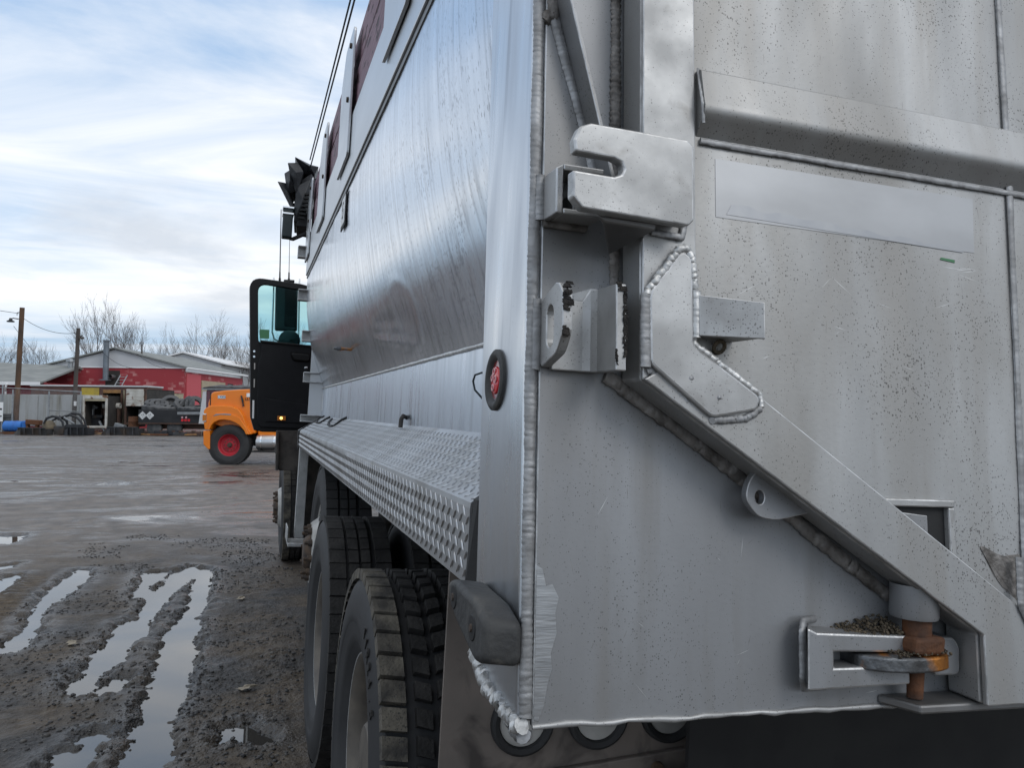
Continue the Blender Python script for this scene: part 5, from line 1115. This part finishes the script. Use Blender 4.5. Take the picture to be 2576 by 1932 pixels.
for xx in (.8, 1.9): MB().lathe([(0, 0), (0, .3), (.05, .4), (.25, .4), (.25, 0)], 20, 'Y', (xx, .1, .41)).build('wheel', 'tyre_old', FT, smooth=40)
tyr = [(383, 1025, 84, 8), (389, 1015, 72, 5), (407, 1026, 78, 0), (402, 1018, 60, 30), (430, 1014, 38, 15), (428, 1027, 80, 0), (452, 1027, 74, 10), (446, 1020, 50, -40), (470, 1027, 80, 0), (474, 1019, 15, -40), (490, 1019, 18, 22), (488, 1030, 84, 5), (415, 1021, 55, 50), (461, 1021, 48, 60), (505, 1027, 80, 0)]
labs = ['lying flat at the left end of the flatbed heap', 'on top of the leftmost flat tyre of the flatbed heap', 'lying flat second along the flatbed heap', 'perched between the first two flat tyres of the heap', 'tilted up open side showing at the crest of the heap', 'lying flat beneath the crest tyre of the heap', 'flat in the middle of the flatbed heap', 'leaning just right of the crest tyre', 'flat right of the middle of the heap', 'standing on edge left of the rightmost upright tyre', 'upright with open centre showing at the right of the heap', 'lying flat under the upright right tyre', 'wedged left of the crest tyre', 'tilted back behind the middle of the heap', 'lying flat at the far right end of the heap']
base = None
for i, ((px, py, tilt, rz), lb_) in enumerate(zip(tyr, labs)):
    v = 46.6+random.uniform(0, .9)
    if base is None: o = old_tyre_mesh().build('old_tyre', 'tyre_old', smooth=40); base = o
    else: o = base.copy(); COL.objects.link(o)
    o.location = YW(U(px, v), v, Zh(px, py, v)); o.rotation_euler = (R(90-tilt), R(random.uniform(-6, 6)), -TH+R(rz))
    tag(o, 'old black tyre '+lb_, 'tyre', 'tyres heaped on the flatbed')
k_ = yard('pole_bundle', U(448, 45.8), 45.8, Zh(480, 1039, 45.8)); tag(k_, 'pale metal tubes laid on the flatbed edge behind the orange truck', 'tubes')
MB().tube([(0, 0, 0), (2.0, 0, .02), (2.5, 0, .12), (3.2, 0, .12)], .04, 8).build('tube', 'galv', k_); MB().tube([(0, 0, -.07), (3.2, 0, -.05)], .035, 8).build('tube', 'galv', k_)

# --- loader attachments along the front of the row
def bucket(px0, px1, pt, v, m, lab, d_=.8):
    u, w_ = U(px0, v), U(px1, v)-U(px0, v); h = max(.35, Zh(px0, pt, v)); e = yard('loader_bucket', u, v); tag(e, lab, 'bucket', 'loader buckets along the fence')
    MB().loft([(.10*w_, -.02, .0), (.22*w_, -.02, 0), (.22*w_, .0, h), (.14*w_, .05, h)], [(.10*w_, .02, .0), (.22*w_, .02, 0), (.22*w_, .04, h), (.14*w_, .09, h)]).build('back_rib', m, e)
    MB().loft([(.12*w_, 0, h), (w_, 0, h*.97), (w_, .1, 0), (.12*w_, .1, 0)], [(.12*w_, .04, h), (w_, .04, h*.97), (w_, .14, 0), (.12*w_, .14, 0)]).build('back_plate', m, e)
    MB().loft([(.12*w_, .02, 0), (-.12*w_, .3, .02), (.0, .7, .1), (.13*w_, .1, h)], [(.12*w_+.03, .02, 0), (-.12*w_+.03, .3, .02), (.03, .7, .1), (.13*w_+.03, .1, h)]).build('side_plate', m, e)
    MB().box((.12*w_, .1, 0), (w_, d_, .04)).build('floor_plate', m, e); MB().box((w_-.03, .12, 0), (w_, d_, h*.8)).build('side_plate', m, e)
    for q in (.35, .62, .86): MB().box((q*w_-.03, -.05, .03), (q*w_+.03, .0, h*.92)).build('stiffener', m, e)
    MB().box((.12*w_, -.04, h-.05), (w_, .0, h)).build('top_bar', m, e); return e
bucket(38, 116, 1075, 44.2, 'bucket_grey', 'worn grey loader bucket in front of the blue plastic drum')
bucket(260, 350, 1073, 45.2, 'bucket_grey', 'wide dark loader bucket lying before the slatted container')
bucket(160, 222, 1073, 44.6, 'bucket_black', 'black loader bucket under the grapple arms')
gr = yard('grapple_attachment', U(108, 45.0), 45.0); tag(gr, 'black grapple attachment with curved arms beside the tan sack', 'grapple')
gz = lambda px, py: (U(px, 45)-U(108, 45), Zh(px, py, 45))
for j, (pts, y_) in enumerate((([(112, 1066), (120, 1052), (134, 1047), (150, 1050), (160, 1062), (165, 1090)], 0), ([(140, 1056), (150, 1050), (170, 1044), (188, 1050), (200, 1062), (206, 1085)], .3), ([(150, 1048), (165, 1040), (185, 1042), (197, 1056), (203, 1075)], .7), ([(118, 1060), (140, 1048), (158, 1060), (164, 1092)], .5))):
    MB().tube([(gz(*p)[0], y_, gz(*p)[1]) for p in pts], [.05]+[.07]*(len(pts)-2)+[.05], 6).build('grapple_arm', 'bucket_black', gr)
a_, b_ = gz(140, 1096); MB().box((a_, -.1, .02), (gz(165, 1096)[0], .6, gz(150, 1072)[1])).build('frame', 'bucket_grey', gr, bevel=.02)
MB().box((gz(165, 1)[0], .05, .3), (gz(206, 1)[0], .5, gz(200, 1068)[1])).build('cross_frame', 'bucket_black', gr, bevel=.02)
MB().tube([(gz(158, 1050)[0], .2, gz(158, 1050)[1]), (gz(185, 1066)[0], .2, gz(185, 1066)[1])], .05, 8).build('hydraulic_ram', 'galv', gr)
sk = yard('bulk_sack', U(126, 45.3), 45.3); tag(sk, 'crumpled tan sack held under the grapple arms', 'sack')
sb_ = MB(); sb_.add([(v[0]*.42, v[1]*.4, .42+v[2]*.46) for v in icv], icf); so_ = sb_.build('sack_body', 'sack_tan', sk, jitter=.05, smooth=70); so_.modifiers.new('sub', 'SUBSURF').levels = 2; so_.modifiers['sub'].render_levels = 2
bd_ = yard('blue_drum', U(15, 45.6), 45.6); tag(bd_, 'blue plastic drum lying on its side by the fence', 'drum')
MB().lathe([(0, 0), (0, .25), (.03, .29), (.33, .29), (.35, .31), (.37, .29), (.63, .29), (.65, .31), (.67, .29), (.97, .29), (1.0, .25), (1.0, 0)], 22, 'X', (0, 0, .42)).build('drum_shell', 'blue_plastic', bd_, smooth=40); MB().box((1.0, -.2, .2), (1.25, .25, .72)).build('drum_end', 'blue_plastic', bd_, bevel=.05); MB().box((.1, -.25, 0), (.9, .25, .13)).build('cradle', 'rust', bd_)
rp_ = yard('rusty_plate', U(64, 45.2), 45.2); tag(rp_, 'rusty orange steel piece on top of the grey bucket', 'scrap'); MB().box((0, 0, .55), (.72, .4, .80), 0, Matrix.Rotation(.06, 4, 'Y')).build('plate', 'rust', rp_, bevel=.02); MB().box((.05, .05, 0), (.15, .3, .56)).build('leg', 'rust', rp_); MB().box((.55, .05, 0), (.65, .3, .56)).build('leg', 'rust', rp_)
def plank(px, v, w_, a, m, lab, z_=.04):
    e = MB().box((0, 0, 0), (w_, .18, .07)).build('scrap_plank', m, None, bevel=.006); e.location = YW(U(px, v), v, z_); e.rotation_euler = (0, R(random.uniform(-3, 3)), -TH+a); tag(e, lab, 'plank', 'scrap planks on the ground')
plank(223, 45.5, .7, .2, 'wood_orange', 'orange-brown plank between the black bucket and the container'); plank(226, 45.6, .5, -.3, 'rust', 'rusty slat on top of the orange-brown plank', .13)
plank(2, 45.3, 1.0, .1, 'rust', 'rusty bar under the blue drum'); plank(352, 45.6, 1.1, -.1, 'wood_orange', 'orange plank under the left end of the flatbed'); plank(380, 45.2, .9, .3, 'rust', 'rusty bar before the flatbed placards'); plank(470, 45.0, .6, .8, 'wood_orange', 'short orange board below the tail lamps of the flatbed')
for i in range(5):
    e = yard('scrap_block', U(395+28*i, 45.4), 45.4+random.random()); MB().box((-.3, 0, 0), (.35+.2*random.random(), .4, .18+.15*random.random())).build('block', random.choice(['bucket_black', 'rust_frame', 'bucket_grey']), e, bevel=.03, rotz=random.uniform(-.3, .3)); MB().lathe([(0, 0), (0, .12), (.1, .12), (.1, 0)], 10, 'Z', (.1, .1, .18)).build('cap', 'rust_frame', e)
    tag(e, ['low dark scrap block under the middle of the flatbed', 'second scrap block along under the flatbed', 'scrap block below the tail lamps of the flatbed', 'scrap block behind the nose of the orange truck', 'scrap block hidden partly by the orange bumper'][i], 'scrap', 'scrap under the flatbed')
# --- tarped dump trailer behind the orange truck
V = 33.0; DT = yard('tarped_trailer', U(503, V), V); tag(DT, 'maroon dump trailer with grey end and black tarp behind the orange truck', 'trailer')
ld = U(700, V)-U(503, V); zt = Zh(560, 981, V)
TB('body', DT, (.25, 0, .9), (ld, 2.4, zt), 'cab_maroon', .03); MB().loft([(-.02, 0, .9), (.25, 0, .9), (.25, 0, zt-.06), (.12, 0, zt-.06)], [(-.02, 2.4, .9), (.25, 2.4, .9), (.25, 2.4, zt-.06), (.12, 2.4, zt-.06)]).build('end_wall', 'siding_grey', DT)
TB('top_rail', DT, (.1, -.05, zt), (ld, .05, zt+.08), 'galv')
mb = MB(); n = 24
for i in range(n):
    pass
A_ = [(.15+i*(ld-.15)/n, -.05, zt+.10+.05*random.random()) for i in range(n+1)]; mb.add([(p[0], -.06, zt+.05) for p in A_]+A_+[(p[0], 1.2, p[2]+.1) for p in A_], [(i, i+1, n+1+i+1, n+1+i) for i in range(n)]+[(n+1+i, n+2+i, 2*n+3+i, 2*n+2+i) for i in range(n)])
mb.build('tarp', 'tarp_grey', DT)
for xx in (1.2, 2.5): MB().lathe([(0, 0), (0, .3), (.05, .5), (.28, .5), (.28, 0)], 20, 'Y', (xx, .1, .5)).build('wheel', 'tyre_old', DT, smooth=40)

# --- bare trees
def grow_tree(seed, h):
    rnd = random.Random(seed); tr, cr2 = MB(), MB()
    def br(p, d, l, r, dep):
        n = 3; pts = [p]; q = p; dd = d
        for i in range(n):
            dd = (dd+Vector((rnd.uniform(-.14, .14), rnd.uniform(-.14, .14), rnd.uniform(-.02, .12)))).normalized(); q = q+dd*l/n; pts.append(q)
        rs = [r*(1-.35*i/n) for i in range(n+1)]
        (tr if dep == 0 else cr2).tube(pts, rs, 6 if dep == 0 else (4 if dep < 3 else 3), caps=False)
        if dep >= 5: return
        k = rnd.randint(4, 5) if dep == 0 else rnd.randint(2, 3)
        for j in range(k):
            t = rnd.uniform(.35, 1.0) if dep else rnd.uniform(.45, 1.0); s = pts[min(n, int(t*n+.5))]; az = rnd.uniform(0, 6.28); spd = rnd.uniform(.35, .85)
            side = dd.orthogonal().normalized(); side = Matrix.Rotation(az, 3, dd) @ side
            br(s, (dd+side*spd+Vector((0, 0, .18))).normalized(), l*rnd.uniform(.55, .8), max(r*.5, .008), dep+1)
        if dep: br(pts[-1], dd, l*.7, max(r*.55, .008), dep+1)
    br(Vector((0, 0, 0)), Vector((0, 0, 1)), h*.42, h*.011, 0)
    return tr, cr2
protos = []
for s in range(5):
    tr, cr2 = grow_tree(40+s, 10); r = empty('bare_tree'); tr.build('trunk', 'bark', r, smooth=60); cr2.build('crown', 'bark', r, smooth=60); protos.append(r)
trees = [(20, 884, 88, 0, 'low bare tree at the left edge behind the tall pole'), (75, 872, 92, 1, 'bare tree between the tall pole and the shingle roof vent'), (118, 868, 86, 2, 'twiggy bare tree above the gap between the two poles'), 
 (228, 797, 78, 3, 'slim bare tree just right of the shorter pole'), (262, 786, 84, 0, 'tallest bare tree behind the flue stack'), (345, 806, 82, 2, 'rounded bare tree right of the flue stack behind the vent pipe'),
 (425, 855, 92, 4, 'broad bare tree left of the white roof peak'), (478, 824, 90, 3, 'tall bare tree above the white roof peak'), (522, 830, 95, 0, 'bare tree second right of the white roof peak'), (585, 858, 96, 2, 'bare tree over the right half of the white roof'), (612, 836, 90, 4, 'bare tree beside the open truck door'), (650, 822, 94, 0, 'bare tree seen through the door window'), (690, 850, 92, 3, 'bare tree behind the side mirror'),
 (-30, 850, 90, 2, 'bare tree cut by the left picture edge')]
used = set()
for (px, py, v, k, lb_) in trees:
    h = Zh(px, py, v)
    if k not in used: r = protos[k]; used.add(k)
    else: r = copy_tree(protos[k])
    r.location = YW(U(px, v), v, 0); s = h/10.6*1.02; r.scale = (s*random.uniform(.85, 1.0), s*.95, s); r.rotation_euler = (0, 0, random.uniform(0, 6.28))
    tag(r, lb_, 'tree', 'bare trees behind the yard')
# distant brush line
rb = random.Random(5); br_ = MB()
for i in range(900):
    px = rb.uniform(-250, 1400) if rb.random() < .5 else rb.uniform(480, 760); v = rb.uniform(100, 118); p = YW(U(px, v), v, 0); h = rb.uniform(2.5, 6.2); q = p+Vector((rb.uniform(-.9, .9), 0, h))
    br_.tube([p, p.lerp(q, .6)+Vector((rb.uniform(-.3, .3), 0, 0)), q], [.035, .025, .010], 3, caps=False)
tag(br_.build('brush_line', 'bark', smooth=60), 'far off leafless brush forming a grey band behind the buildings', 'brush', kind='stuff')
hl_ = MB(); n = 40
A_ = [YW(-160+i*10, 170, 0) for i in range(n+1)]
hl_.add([p for p in A_]+[p+Vector((0, 0, 2.2+1.0*math.sin(i*.9)+.6*math.sin(i*2.3))) for i, p in enumerate(A_)]+[YW(-160+i*10, 230, 0) for i in range(n+1)], [(i, i+1, n+2+i, n+1+i) for i in range(n)]+[(n+1+i, n+2+i, 2*n+3+i, 2*n+2+i) for i in range(n)])
pm('hill_brush', (.13, .13, .14), (.10, .10, .11), .4, rough=1.0)
tag(hl_.build('hill', 'hill_brush', smooth=80), kind='structure')
